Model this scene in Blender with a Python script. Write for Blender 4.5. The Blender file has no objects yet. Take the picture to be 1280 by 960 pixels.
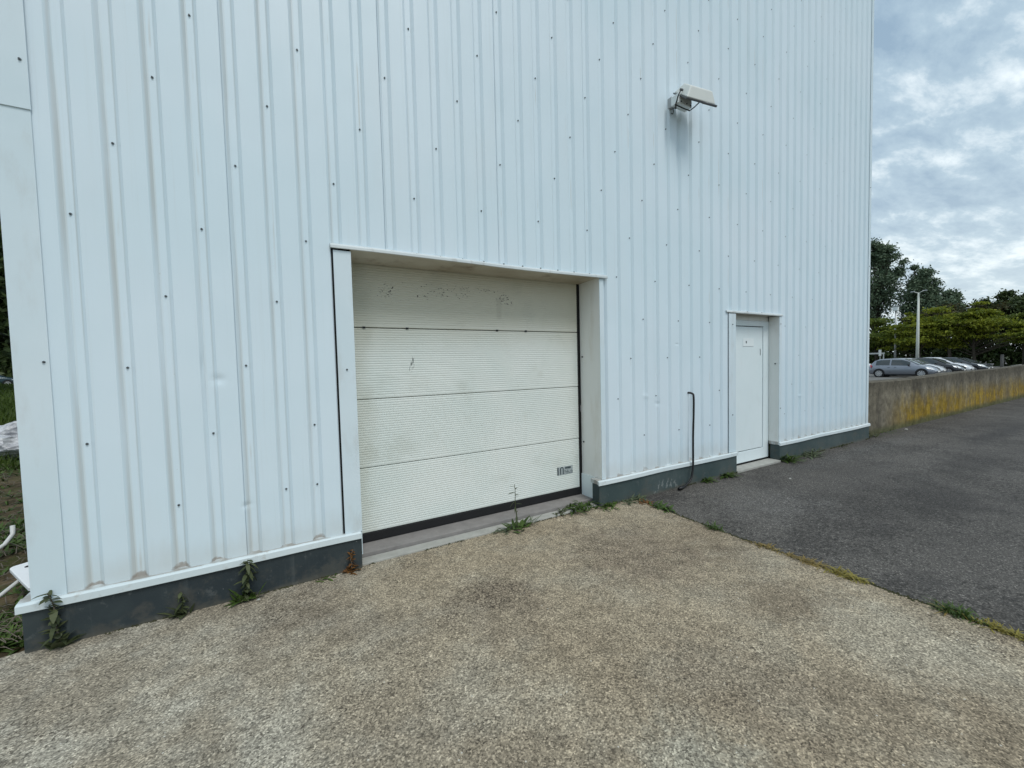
import bpy, bmesh, math, random
import numpy as np
from mathutils import Vector, Matrix

S = bpy.context.scene
C = S.collection
RAD = math.radians

# ------------------------------------------------------------------ camera
cam_d = bpy.data.cameras.new('camera')
cam = bpy.data.objects.new('camera', cam_d)
C.objects.link(cam)
_R = Vector((0.86300809, -0.50459512, -0.02451121))
_U = Vector((0.04438659, 0.02740445, 0.99863849))
_F = Vector((0.50323639, 0.86292106, -0.04604752))
cam.matrix_world = Matrix(((_R.x, _U.x, -_F.x, 0.0), (_R.y, _U.y, -_F.y, -3.3564),
                           (_R.z, _U.z, -_F.z, 1.55), (0, 0, 0, 1)))
cam_d.sensor_fit = 'HORIZONTAL'
cam_d.sensor_width = 36.0
cam_d.lens = 14.625
cam_d.clip_start = 0.05
cam_d.clip_end = 3000
S.camera = cam

# ------------------------------------------------------------------ world: overcast sky over a Nishita sky
SUN_DIR = Vector((0.05, -0.54, 0.84)).normalized()       # towards the sun
sun_el = math.asin(SUN_DIR.z)
sun_rot = math.atan2(SUN_DIR.x, SUN_DIR.y)
W = bpy.data.worlds.new('World')
S.world = W
W.use_nodes = True
wn = W.node_tree
wn.nodes.clear()
def WN(t, **kw):
    n = wn.nodes.new(t)
    for k, v in kw.items(): setattr(n, k, v)
    return n
def wmath(op, a, b=None, c=None):
    n = WN('ShaderNodeMath', operation=op)
    for i, x in enumerate((a, b, c)):
        if x is None: continue
        if isinstance(x, (int, float)): n.inputs[i].default_value = x
        else: wn.links.new(x, n.inputs[i])
    return n.outputs[0]
sky = WN('ShaderNodeTexSky', sky_type='NISHITA', sun_disc=False)
sky.sun_elevation = sun_el
sky.sun_rotation = sun_rot
sky.air_density = 1.0; sky.dust_density = 1.5; sky.ozone_density = 1.0
tc = WN('ShaderNodeTexCoord')
sep = WN('ShaderNodeSeparateXYZ'); wn.links.new(tc.outputs['Generated'], sep.inputs[0])
zc = wmath('ADD', wmath('MAXIMUM', sep.outputs['Z'], 0.0), 0.16)
u = wmath('DIVIDE', sep.outputs['X'], zc)
v = wmath('DIVIDE', sep.outputs['Y'], zc)
comb = WN('ShaderNodeCombineXYZ'); wn.links.new(u, comb.inputs[0]); wn.links.new(v, comb.inputs[1])
mp = WN('ShaderNodeMapping'); wn.links.new(comb.outputs[0], mp.inputs['Vector'])
mp.inputs['Rotation'].default_value = (0, 0, RAD(38)); mp.inputs['Scale'].default_value = (1.0, 2.1, 1.0)
mp.inputs['Location'].default_value = (3.1, 1.7, 0)
n1 = WN('ShaderNodeTexNoise'); wn.links.new(mp.outputs[0], n1.inputs['Vector'])
n1.inputs['Scale'].default_value = 1.15; n1.inputs['Detail'].default_value = 9; n1.inputs['Roughness'].default_value = 0.56
n1.inputs['Distortion'].default_value = 0.35
n2 = WN('ShaderNodeTexNoise'); wn.links.new(mp.outputs[0], n2.inputs['Vector'])
n2.inputs['Scale'].default_value = 4.6; n2.inputs['Detail'].default_value = 9; n2.inputs['Roughness'].default_value = 0.62; n2.inputs['Distortion'].default_value = 0.12
mixv = wmath('ADD', wmath('MULTIPLY', n1.outputs['Fac'], 0.50), wmath('MULTIPLY', n2.outputs['Fac'], 0.50))
cr = WN('ShaderNodeValToRGB'); wn.links.new(mixv, cr.inputs[0])
cr.color_ramp.elements[0].position = 0.38; cr.color_ramp.elements[0].color = (0.27, 0.385, 0.50, 1)
cr.color_ramp.elements[1].position = 0.64; cr.color_ramp.elements[1].color = (0.86, 0.94, 0.97, 1)
e = cr.color_ramp.elements.new(0.50); e.color = (0.40, 0.525, 0.62, 1)
# overcast brightens towards the horizon haze
hz = wmath('POWER', wmath('SUBTRACT', 1.0, wmath('MINIMUM', wmath('MAXIMUM', sep.outputs['Z'], 0.0), 1.0)), 5.0)
mixh = WN('ShaderNodeMix', data_type='RGBA'); wn.links.new(wmath('MULTIPLY', hz, 0.68), mixh.inputs[0])
wn.links.new(cr.outputs[0], mixh.inputs[6]); mixh.inputs[7].default_value = (0.78, 0.855, 0.86, 1)
sc10 = WN('ShaderNodeMix', data_type='RGBA', blend_type='MULTIPLY'); sc10.inputs[0].default_value = 1.0
wn.links.new(mixh.outputs[2], sc10.inputs[6]); sc10.inputs[7].default_value = (10, 10, 10, 1)
mixs = WN('ShaderNodeMix', data_type='RGBA'); mixs.inputs[0].default_value = 0.92
wn.links.new(sky.outputs[0], mixs.inputs[6]); wn.links.new(sc10.outputs[2], mixs.inputs[7])
bg = WN('ShaderNodeBackground'); bg.inputs['Strength'].default_value = 0.095
wn.links.new(mixs.outputs[2], bg.inputs['Color'])
wo = WN('ShaderNodeOutputWorld'); wn.links.new(bg.outputs[0], wo.inputs['Surface'])

# ------------------------------------------------------------------ sun, veiled by cloud
sd = bpy.data.lights.new('sun', 'SUN')
sd.energy = 1.35; sd.angle = RAD(24); sd.color = (1.0, 0.975, 0.925)
sun = bpy.data.objects.new('sun', sd); C.objects.link(sun)
sun.rotation_euler = (-SUN_DIR).to_track_quat('-Z', 'Y').to_euler()

S.view_settings.view_transform = 'Standard'
S.view_settings.look = 'None'
S.view_settings.exposure = 0.34
S.view_settings.gamma = 1.0
S.view_settings.use_curve_mapping = False

# ================================================================== helpers
random.seed(7)
rng = np.random.default_rng(11)

class NT:
    """small node-building helper for one material"""
    def __init__(self, name, rough=0.6, metal=0.0, col=(0.5, 0.5, 0.5), spec=0.4):
        self.m = bpy.data.materials.new(name); self.m.use_nodes = True
        self.t = self.m.node_tree
        self.b = self.t.nodes['Principled BSDF']
        self.b.inputs['Roughness'].default_value = rough
        self.b.inputs['Metallic'].default_value = metal
        self.b.inputs['Base Color'].default_value = (*col, 1)
        self.b.inputs['Specular IOR Level'].default_value = spec
        self._p = None
    def n(self, t, **kw):
        nd = self.t.nodes.new(t)
        for k, v in kw.items(): setattr(nd, k, v)
        return nd
    def l(self, a, b): self.t.links.new(a, b)
    def setin(self, sock, x):
        if isinstance(x, (int, float)): sock.default_value = x
        elif isinstance(x, tuple): sock.default_value = (*x, 1) if len(x) == 3 and sock.type == 'RGBA' else x
        else: self.l(x, sock)
    def pos(self):
        if self._p is None:
            self._p = self.n('ShaderNodeTexCoord').outputs['Object']
        return self._p
    def xyz(self):
        s = self.n('ShaderNodeSeparateXYZ'); self.l(self.pos(), s.inputs[0]); return s.outputs
    def math(self, op, a, b=None, c=None, clamp=False):
        nd = self.n('ShaderNodeMath', operation=op, use_clamp=clamp)
        for i, x in enumerate((a, b, c)):
            if x is not None: self.setin(nd.inputs[i], x)
        return nd.outputs[0]
    def noise(self, scale, detail=4, rough=0.55, stretch=(1, 1, 1), loc=(0, 0, 0), dist=0.0):
        mp = self.n('ShaderNodeMapping'); self.l(self.pos(), mp.inputs[0])
        mp.inputs['Scale'].default_value = stretch; mp.inputs['Location'].default_value = loc
        nd = self.n('ShaderNodeTexNoise'); self.l(mp.outputs[0], nd.inputs['Vector'])
        nd.inputs['Scale'].default_value = scale; nd.inputs['Detail'].default_value = detail
        nd.inputs['Roughness'].default_value = rough; nd.inputs['Distortion'].default_value = dist
        return nd.outputs['Fac']
    def voro(self, scale, out='Distance', feature='F1', stretch=(1, 1, 1)):
        mp = self.n('ShaderNodeMapping'); self.l(self.pos(), mp.inputs[0]); mp.inputs['Scale'].default_value = stretch
        nd = self.n('ShaderNodeTexVoronoi', feature=feature); self.l(mp.outputs[0], nd.inputs['Vector'])
        nd.inputs['Scale'].default_value = scale
        return nd.outputs[out]
    def ramp(self, fac, stops):
        nd = self.n('ShaderNodeValToRGB'); self.l(fac, nd.inputs[0])
        els = nd.color_ramp.elements
        while len(els) < len(stops): els.new(0.5)
        for e, (p, c) in zip(els, stops):
            e.position = p; e.color = (c, c, c, 1) if isinstance(c, (int, float)) else (*c, 1)
        return nd.outputs[0]
    def step(self, x, a, b):
        nd = self.n('ShaderNodeMapRange', interpolation_type='SMOOTHSTEP')
        self.setin(nd.inputs[0], x); nd.inputs[1].default_value = a; nd.inputs[2].default_value = b
        return nd.outputs[0]
    def mix(self, f, a, b, blend='MIX'):
        nd = self.n('ShaderNodeMix', data_type='RGBA', blend_type=blend)
        self.setin(nd.inputs[0], f); self.setin(nd.inputs[6], a); self.setin(nd.inputs[7], b)
        return nd.outputs[2]
    def bump(self, h, strength=0.3, dist=0.01):
        nd = self.n('ShaderNodeBump'); self.l(h, nd.inputs['Height'])
        nd.inputs['Strength'].default_value = strength; nd.inputs['Distance'].default_value = dist
        if self.b.inputs['Normal'].is_linked:
            self.l(self.b.inputs['Normal'].links[0].from_socket, nd.inputs['Normal'])
        self.l(nd.outputs[0], self.b.inputs['Normal'])
    def color(self, x): self.setin(self.b.inputs['Base Color'], x)
    def rough(self, x): self.setin(self.b.inputs['Roughness'], x)

def link(o, parent=None):
    C.objects.link(o)
    if parent is not None: o.parent = parent
    return o
def tag(o, label=None, cat=None, group=None, kind=None):
    if label: o['label'] = label
    if cat: o['category'] = cat
    if group: o['group'] = group
    if kind: o['kind'] = kind
    return o
def empty(name, loc=(0, 0, 0), rz=0.0):
    o = bpy.data.objects.new(name, None); o.empty_display_size = 0.2
    C.objects.link(o); o.location = loc; o.rotation_euler = (0, 0, rz); return o

class MB:
    """mesh builder: collects vertices and faces"""
    def __init__(self): self.v = []; self.f = []; self.smooth = False
    def add(self, vs, fs):
        k = len(self.v); self.v += [tuple(x) for x in vs]; self.f += [tuple(i + k for i in f) for f in fs]
        return self
    def box(self, x0, x1, y0, y1, z0, z1):
        return self.add([(x0, y0, z0), (x1, y0, z0), (x1, y1, z0), (x0, y1, z0), (x0, y0, z1), (x1, y0, z1), (x1, y1, z1), (x0, y1, z1)],
                 [(0, 3, 2, 1), (4, 5, 6, 7), (0, 1, 5, 4), (1, 2, 6, 5), (2, 3, 7, 6), (3, 0, 4, 7)])
    def quad(self, a, b, c, d): return self.add([a, b, c, d], [(0, 1, 2, 3)])
    def prism_x(self, poly, x0, x1, nx=1, wob=None):
        """closed polygon (y,z) extruded along x"""
        n = len(poly); vs = []; fs = []
        for i in range(nx + 1):
            x = x0 + (x1 - x0) * i / nx
            dy, dz = wob(x) if wob else (0, 0)
            vs += [(x, y + dy, z + dz) for y, z in poly]
        for i in range(nx):
            for j in range(n):
                a = i * n + j; b = i * n + (j + 1) % n
                fs.append((a, b, b + n, a + n))
        fs.append(tuple(range(n - 1, -1, -1))); fs.append(tuple(nx * n + j for j in range(n)))
        return self.add(vs, fs)
    def tube(self, pts, radii, seg=8, cap=True, flat=1.0):
        pts = [Vector(p) for p in pts]
        if isinstance(radii, (int, float)): radii = [radii] * len(pts)
        vs = []; fs = []; prev = None
        for i, p in enumerate(pts):
            d = (pts[min(i + 1, len(pts) - 1)] - pts[max(i - 1, 0)]).normalized()
            if prev is None:
                a = Vector((0, 0, 1)) if abs(d.z) < 0.9 else Vector((1, 0, 0))
                s = d.cross(a).normalized()
            else:
                s = (prev - d * prev.dot(d)).normalized()
            prev = s; t = d.cross(s)
            for k in range(seg):
                an = 2 * math.pi * k / seg
                vs.append(p + s * math.cos(an) * radii[i] + t * math.sin(an) * radii[i] * flat)
        for i in range(len(pts) - 1):
            for k in range(seg):
                a = i * seg + k; b = i * seg + (k + 1) % seg
                fs.append((a, b, b + seg, a + seg))
        if cap:
            fs.append(tuple(range(seg - 1, -1, -1))); fs.append(tuple((len(pts) - 1) * seg + k for k in range(seg)))
        return self.add(vs, fs)
    def mesh(self, name):
        me = bpy.data.meshes.new(name); me.from_pydata([tuple(v) for v in self.v], [], self.f); me.update()
        return me
    def build(self, name, mat, parent=None, smooth=False, bevel=0.0, loc=None, fix=True):
        me = self.mesh(name)
        if fix:
            bm = bmesh.new(); bm.from_mesh(me); bmesh.ops.recalc_face_normals(bm, faces=bm.faces); bm.to_mesh(me); bm.free()
        if smooth: me.polygons.foreach_set('use_smooth', [True] * len(me.polygons))
        me.materials.append(mat)
        o = bpy.data.objects.new(name, me); link(o, parent)
        if loc: o.location = loc
        if bevel:
            b = o.modifiers.new('bevel', 'BEVEL'); b.width = bevel; b.segments = 2; b.limit_method = 'ANGLE'; b.angle_limit = RAD(40)
        return o

# ================================================================== materials
X0, P = -0.950, 0.2034           # valley grid of the cladding
Z0, Q = 0.699, 0.4455            # screw rows

def mat_cladding():
    N = NT('white_cladding', rough=0.38, spec=0.45)
    x, y, z = N.xyz()
    t = N.math('DIVIDE', N.math('SUBTRACT', x, X0), P)
    d = N.math('MULTIPLY', N.math('SUBTRACT', N.math('FRACT', N.math('ADD', t, 0.5)), 0.5), P)   # signed distance to valley centre
    big = N.noise(0.55, 3)
    base = N.mix(N.step(big, 0.35, 0.65), (0.655, 0.775, 0.840), (0.70, 0.80, 0.865))
    patch = N.noise(1.7, 5, stretch=(1, 1, 0.35), loc=(4, 0, 2))
    base = N.mix(N.math('MULTIPLY', N.step(patch, 0.52, 0.75), 0.16), base, (0.68, 0.71, 0.72))
    # run-off dirt along the valleys
    edge = N.math('SUBTRACT', 1.0, N.step(N.math('ABSOLUTE', N.math('ADD', d, 0.026)), 0.002, 0.020))
    edge2 = N.math('SUBTRACT', 1.0, N.step(N.math('ABSOLUTE', N.math('SUBTRACT', d, 0.025)), 0.001, 0.008))
    streak = N.noise(3.0, 5, stretch=(6, 1, 0.22))
    leftw = N.math('ADD', N.math('MULTIPLY', N.math('SUBTRACT', 1.0, N.step(x, -0.9, 1.8)), 0.40), 0.10)
    dirt = N.math('MULTIPLY', N.math('MULTIPLY', N.math('ADD', edge, N.math('MULTIPLY', edge2, 0.6)), leftw), N.step(streak, 0.30, 0.65), clamp=True)
    base = N.mix(dirt, base, (0.44, 0.41, 0.345))
    # grime that creeps up from the drip flashing
    low = N.math('SUBTRACT', 1.0, N.step(N.math('ADD', z, N.math('MULTIPLY', N.noise(9, 4, stretch=(1, 1, 0.4)), -0.22)), 0.16, 0.42))
    base = N.mix(N.math('MULTIPLY', low, 0.30), base, (0.45, 0.41, 0.34))
    # faint rain streaks and bird-lime coloured runs
    rs = N.math('MULTIPLY', N.step(N.noise(7, 6, 0.7, stretch=(3.2, 1, 0.05), loc=(2, 0, 3)), 0.54, 0.74), 0.20)
    base = N.mix(rs, base, (0.50, 0.55, 0.55))
    # rust weeping from a few screws
    sz = N.math('FRACT', N.math('ADD', N.math('DIVIDE', N.math('SUBTRACT', z, Z0), Q * 3), 0.0))
    rv = N.math('MULTIPLY', N.math('SUBTRACT', 1.0, N.step(N.math('ABSOLUTE', N.math('SUBTRACT', d, 0.004)), 0.002, 0.009)), N.step(N.noise(1.9, 3, stretch=(2, 1, 0.6), loc=(0, 0, 9)), 0.58, 0.66))
    base = N.mix(N.math('MULTIPLY', rv, 0.35), base, (0.42, 0.36, 0.27))
    # dirt banked in the valley mouths
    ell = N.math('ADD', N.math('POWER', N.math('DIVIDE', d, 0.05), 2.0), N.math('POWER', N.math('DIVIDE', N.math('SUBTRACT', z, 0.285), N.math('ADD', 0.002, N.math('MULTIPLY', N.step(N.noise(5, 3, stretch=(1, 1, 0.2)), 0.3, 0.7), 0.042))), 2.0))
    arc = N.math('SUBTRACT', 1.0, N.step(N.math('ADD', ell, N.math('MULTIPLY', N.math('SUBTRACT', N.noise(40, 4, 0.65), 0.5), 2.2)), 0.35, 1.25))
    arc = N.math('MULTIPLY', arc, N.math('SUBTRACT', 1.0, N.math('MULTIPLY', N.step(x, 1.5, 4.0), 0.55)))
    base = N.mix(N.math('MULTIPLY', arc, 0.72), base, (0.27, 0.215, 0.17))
    # rusty drip below one screw
    fl = N.noise(55, 4)
    base = N.mix(N.math('MULTIPLY', N.step(fl, 0.72, 0.78), 0.4), base, (0.42, 0.40, 0.36))
    N.color(base)
    N.rough(N.math('ADD', 0.30, N.math('MULTIPLY', N.noise(2.0, 4), 0.22)))
    # oil-canning and dents
    h = N.noise(1.5, 2, stretch=(1.4, 1, 0.55))
    N.bump(h, 0.30, 0.05)
    for (cx, cz, rx, rz, a) in [(-0.29, 1.50, 0.035, 0.030, -1.0), (-0.37, 1.60, 0.012, 0.07, -0.7), (-0.17, 0.63, 0.024, 0.020, -0.9), (3.95, 1.05, 0.03, 0.025, -0.8), (7.2, 0.95, 0.04, 0.02, 0.7),
                                (3.75, 1.15, 0.035, 0.03, 0.7), (4.3, 1.75, 0.035, 0.012, -0.7)]:
        g = N.math('ADD', N.math('POWER', N.math('DIVIDE', N.math('SUBTRACT', x, cx), rx), 2.0), N.math('POWER', N.math('DIVIDE', N.math('SUBTRACT', z, cz), rz), 2.0))
        N.bump(N.math('MULTIPLY', N.math('POWER', 2.718, N.math('MULTIPLY', g, -1.0)), a), 0.7, 0.010)
    return N.m

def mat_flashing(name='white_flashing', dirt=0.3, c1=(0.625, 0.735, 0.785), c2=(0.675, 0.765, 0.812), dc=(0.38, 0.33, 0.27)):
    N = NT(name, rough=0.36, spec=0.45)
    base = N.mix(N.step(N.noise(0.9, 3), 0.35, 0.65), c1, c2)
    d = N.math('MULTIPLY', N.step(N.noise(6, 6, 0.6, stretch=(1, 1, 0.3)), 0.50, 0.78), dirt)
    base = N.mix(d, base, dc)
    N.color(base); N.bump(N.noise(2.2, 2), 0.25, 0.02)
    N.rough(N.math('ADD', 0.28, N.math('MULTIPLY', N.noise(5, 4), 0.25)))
    return N.m

def mat_cap():
    N = NT('white_drip_flashing', rough=0.42, spec=0.4)
    x, y, z = N.xyz()
    base = N.mix(N.step(N.noise(0.9, 3), 0.35, 0.65), (0.60, 0.675, 0.695), (0.68, 0.735, 0.75))
    n = N.noise(11, 6, 0.68); n2 = N.noise(3.5, 5, 0.6)
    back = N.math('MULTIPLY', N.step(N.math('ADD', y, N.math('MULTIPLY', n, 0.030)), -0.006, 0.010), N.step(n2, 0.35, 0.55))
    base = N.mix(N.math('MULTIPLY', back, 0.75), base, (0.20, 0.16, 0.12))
    base = N.mix(N.math('MULTIPLY', N.step(n, 0.55, 0.75), 0.45), base, (0.36, 0.31, 0.25))
    N.color(base); N.bump(N.noise(4, 3), 0.3, 0.01)
    return N.m

def mat_plinth():
    N = NT('dark_plinth_paint', rough=0.55, spec=0.35)
    x, y, z = N.xyz()
    n = N.noise(2.2, 5); n2 = N.noise(14, 6, 0.65)
    base = N.mix(N.step(n, 0.35, 0.7), (0.024, 0.034, 0.040), (0.040, 0.053, 0.056))
    # greener and more faded towards the right of the building
    base = N.mix(N.step(x, 1.0, 3.6), base, N.mix(N.step(n, 0.3, 0.7), (0.042, 0.066, 0.068), (0.070, 0.094, 0.094)))
    base = N.mix(N.math('MULTIPLY', N.step(n2, 0.58, 0.72), 0.35), base, (0.16, 0.17, 0.165))
    # flaked paint showing pale render
    fx = N.math('SUBTRACT', 1.0, N.step(N.math('ABSOLUTE', N.math('SUBTRACT', x, 4.02)), 0.18, 0.32))
    fl = N.math('MULTIPLY', N.step(N.noise(26, 5, 0.6, stretch=(1, 1, 0.6)), 0.57, 0.62), N.math('MULTIPLY', fx, N.math('SUBTRACT', 1.0, N.step(z, 0.10, 0.17))))
    base = N.mix(N.math('MULTIPLY', fl, 0.6), base, (0.28, 0.30, 0.29))
    splash = N.math('MULTIPLY', N.step(N.math('ADD', N.noise(5, 7, 0.7), N.math('MULTIPLY', z, -0.7)), 0.40, 0.56), 0.35)
    base = N.mix(splash, base, (0.115, 0.105, 0.085))
    runs = N.math('MULTIPLY', N.step(N.noise(9, 6, 0.7, stretch=(2, 1, 0.12)), 0.55, 0.72), 0.35)
    base = N.mix(runs, base, (0.10, 0.115, 0.115))
    spots = N.math('MULTIPLY', N.step(N.noise(38, 4), 0.735, 0.76), 0.7)
    base = N.mix(spots, base, (0.36, 0.38, 0.37))
    foot = N.math('SUBTRACT', 1.0, N.step(N.math('SUBTRACT', z, N.math('MULTIPLY', N.noise(7, 4), 0.06)), -0.03, 0.01))
    base = N.mix(N.math('MULTIPLY', foot, 0.45), base, (0.12, 0.11, 0.085))
    N.color(base); N.bump(N.noise(18, 5), 0.35, 0.006)
    return N.m

def mat_concrete():
    N = NT('exposed_aggregate_concrete', rough=0.9, spec=0.2)
    a = N.noise(0.55, 5, 0.6); b = N.noise(1.9, 6, 0.62, loc=(3, 5, 0)); c = N.noise(0.9, 4, 0.6, loc=(9, 1, 0))
    base = N.mix(N.step(a, 0.36, 0.62), (0.262, 0.212, 0.148), (0.345, 0.288, 0.206))
    base = N.mix(N.math('MULTIPLY', N.step(b, 0.45, 0.68), 0.50), base, (0.350, 0.315, 0.245))
    base = N.mix(N.math('MULTIPLY', N.step(c, 0.48, 0.68), 0.55), base, (0.165, 0.130, 0.092))
    x, y, z = N.xyz()
    # worn grey-green wash towards the left and two dark stains near the joint
    lw = N.math('MULTIPLY', N.math('SUBTRACT', 1.0, N.step(N.math('ADD', x, N.math('MULTIPLY', N.noise(0.8, 4), 2.0)), 0.3, 2.4)), 0.75)
    base = N.mix(lw, base, N.mix(N.step(b, 0.4, 0.65), (0.280, 0.246, 0.190), (0.390, 0.365, 0.302)))
    rag = N.math('SUBTRACT', N.noise(3.2, 10, 0.78), 0.5); stains = []
    def blot(cx, cy, r, amt, col, base):
        g = N.math('ADD', N.math('POWER', N.math('SUBTRACT', x, cx), 2.0), N.math('POWER', N.math('SUBTRACT', y, cy), 2.0))
        g = N.math('ADD', N.math('SQRT', g), N.math('MULTIPLY', rag, r * 2.6))
        if col[0] < 0.2: stains.append(N.math('SUBTRACT', 1.0, N.step(g, r * 0.1, r * 1.1)))
        return N.mix(N.math('MULTIPLY', N.math('SUBTRACT', 1.0, N.step(g, r * 0.25, r)), amt), base, col)
    base = blot(2.55, -0.95, 0.75, 0.42, (0.14, 0.105, 0.080), base)
    base = blot(1.2, -1.0, 0.45, 0.38, (0.14, 0.11, 0.085), base)
    base = blot(0.1, -0.35, 0.5, 0.3, (0.16, 0.13, 0.10), base)
    base = blot(1.9, -2.2, 0.5, 0.4, (0.215, 0.168, 0.118), base)
    base = blot(1.35, -2.45, 0.35, 0.5, (0.37, 0.36, 0.295), base)
    base = blot(2.9, -2.5, 0.6, 0.5, (0.38, 0.345, 0.27), base)
    # aggregate: fine pale and dark grains
    vc = N.voro(150, 'Color'); sp = N.n('ShaderNodeSeparateColor'); N.l(vc, sp.inputs[0])
    base = N.mix(1.0, base, N.ramp(sp.outputs[0], [(0.0, 0.42), (0.25, 0.74), (0.6, 1.0), (0.88, 1.32), (1.0, 1.85)]), 'MULTIPLY')
    base = N.mix(1.0, base, N.ramp(N.noise(95, 5, 0.7), [(0.30, 0.35), (0.45, 0.90), (0.58, 1.08), (0.75, 1.70)]), 'MULTIPLY')
    base = N.mix(1.0, base, N.ramp(N.noise(9, 8, 0.75), [(0.30, 0.66), (0.5, 1.0), (0.70, 1.28)]), 'MULTIPLY')
    # pock marks, clustered
    clus = N.noise(1.3, 4, 0.6, loc=(1, 8, 0))
    tot = stains[0]
    for q_ in stains[1:]: tot = N.math('ADD', tot, q_)
    pit = N.math('ADD', N.math('ADD', N.noise(62, 5, 0.68), N.math('MULTIPLY', N.math('SUBTRACT', clus, 0.5), 0.45)), N.math('MULTIPLY', tot, 0.055))
    base = N.mix(N.math('MULTIPLY', N.step(pit, 0.60, 0.67), 0.85), base, (0.052, 0.041, 0.032))
    vw = N.voro(42, 'Color'); sp3 = N.n('ShaderNodeSeparateColor'); N.l(vw, sp3.inputs[0])
    vd = N.voro(42, 'Distance')
    white = N.math('MULTIPLY', N.step(sp3.outputs[1], 0.955, 0.96), N.math('SUBTRACT', 1.0, N.step(vd, 0.12, 0.20)))
    base = N.mix(N.math('MULTIPLY', white, 0.8), base, (0.60, 0.57, 0.50))
    N.color(base)
    N.bump(N.noise(95, 4, 0.65), 0.55, 0.005); N.bump(pit, -0.6, 0.010)
    return N.m

def mat_tarmac():
    N = NT('worn_tarmac', rough=0.88, spec=0.25)
    x, y, z = N.xyz()
    a = N.noise(0.35, 5, 0.6); b = N.noise(1.6, 6, 0.65, loc=(2, 7, 0))
    base = N.mix(N.step(a, 0.35, 0.65), (0.088, 0.081, 0.074), (0.116, 0.107, 0.097))
    base = N.mix(N.math('MULTIPLY', N.step(b, 0.50, 0.70), 0.60), base, (0.064, 0.060, 0.057))
    def blot(cx, cy, rx, ry, amt, col, base):
        g = N.math('ADD', N.math('POWER', N.math('DIVIDE', N.math('SUBTRACT', x, cx), rx), 2.0), N.math('POWER', N.math('DIVIDE', N.math('SUBTRACT', y, cy), ry), 2.0))
        g = N.math('ADD', N.math('SQRT', g), N.math('MULTIPLY', N.math('SUBTRACT', N.noise(3.4, 10, 0.80), 0.5), 2.8))
        return N.mix(N.math('MULTIPLY', N.math('SUBTRACT', 1.0, N.step(g, 0.2, 1.0)), amt), base, col)
    base = blot(6.2, -1.85, 1.1, 0.55, 0.50, (0.034, 0.032, 0.031), base)
    base = blot(8.6, -1.6, 1.6, 0.5, 0.45, (0.040, 0.037, 0.036), base)
    base = blot(12.0, -1.2, 2.4, 0.3, 0.6, (0.044, 0.042, 0.042), base)
    base = blot(4.6, -1.0, 0.9, 0.7, 0.4, (0.150, 0.143, 0.136), base)
    base = blot(9.0, -0.4, 3.5, 0.25, 0.5, (0.14, 0.135, 0.128), base)
    clus = N.step(N.noise(1.1, 6, 0.7, loc=(4, 3, 0)), 0.40, 0.62)
    mot = N.step(N.math('ADD', N.noise(26, 7, 0.78, stretch=(0.8, 1.3, 1)), N.math('MULTIPLY', clus, 0.14)), 0.55, 0.70)
    base = N.mix(N.math('MULTIPLY', mot, 0.80), base, (0.040, 0.037, 0.034))
    base = N.mix(1.0, base, N.ramp(N.noise(80, 6, 0.78), [(0.30, 0.25), (0.45, 0.88), (0.58, 1.10), (0.74, 2.2)]), 'MULTIPLY')
    vc = N.voro(130, 'Color'); sp = N.n('ShaderNodeSeparateColor'); N.l(vc, sp.inputs[0])
    base = N.mix(1.0, base, N.ramp(sp.outputs[0], [(0.0, 0.50), (0.5, 0.92), (0.9, 1.25), (1.0, 2.4)]), 'MULTIPLY')
    N.color(base)
    N.bump(N.noise(90, 4, 0.7), 0.7, 0.006); N.bump(N.noise(14, 6, 0.7), 0.5, 0.012)
    return N.m

def mat_lot():
    N = NT('lot_tarmac', rough=0.9, spec=0.2)
    N.color(N.mix(N.noise(0.3, 4), (0.13, 0.128, 0.122), (0.19, 0.185, 0.175)))
    return N.m

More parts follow.
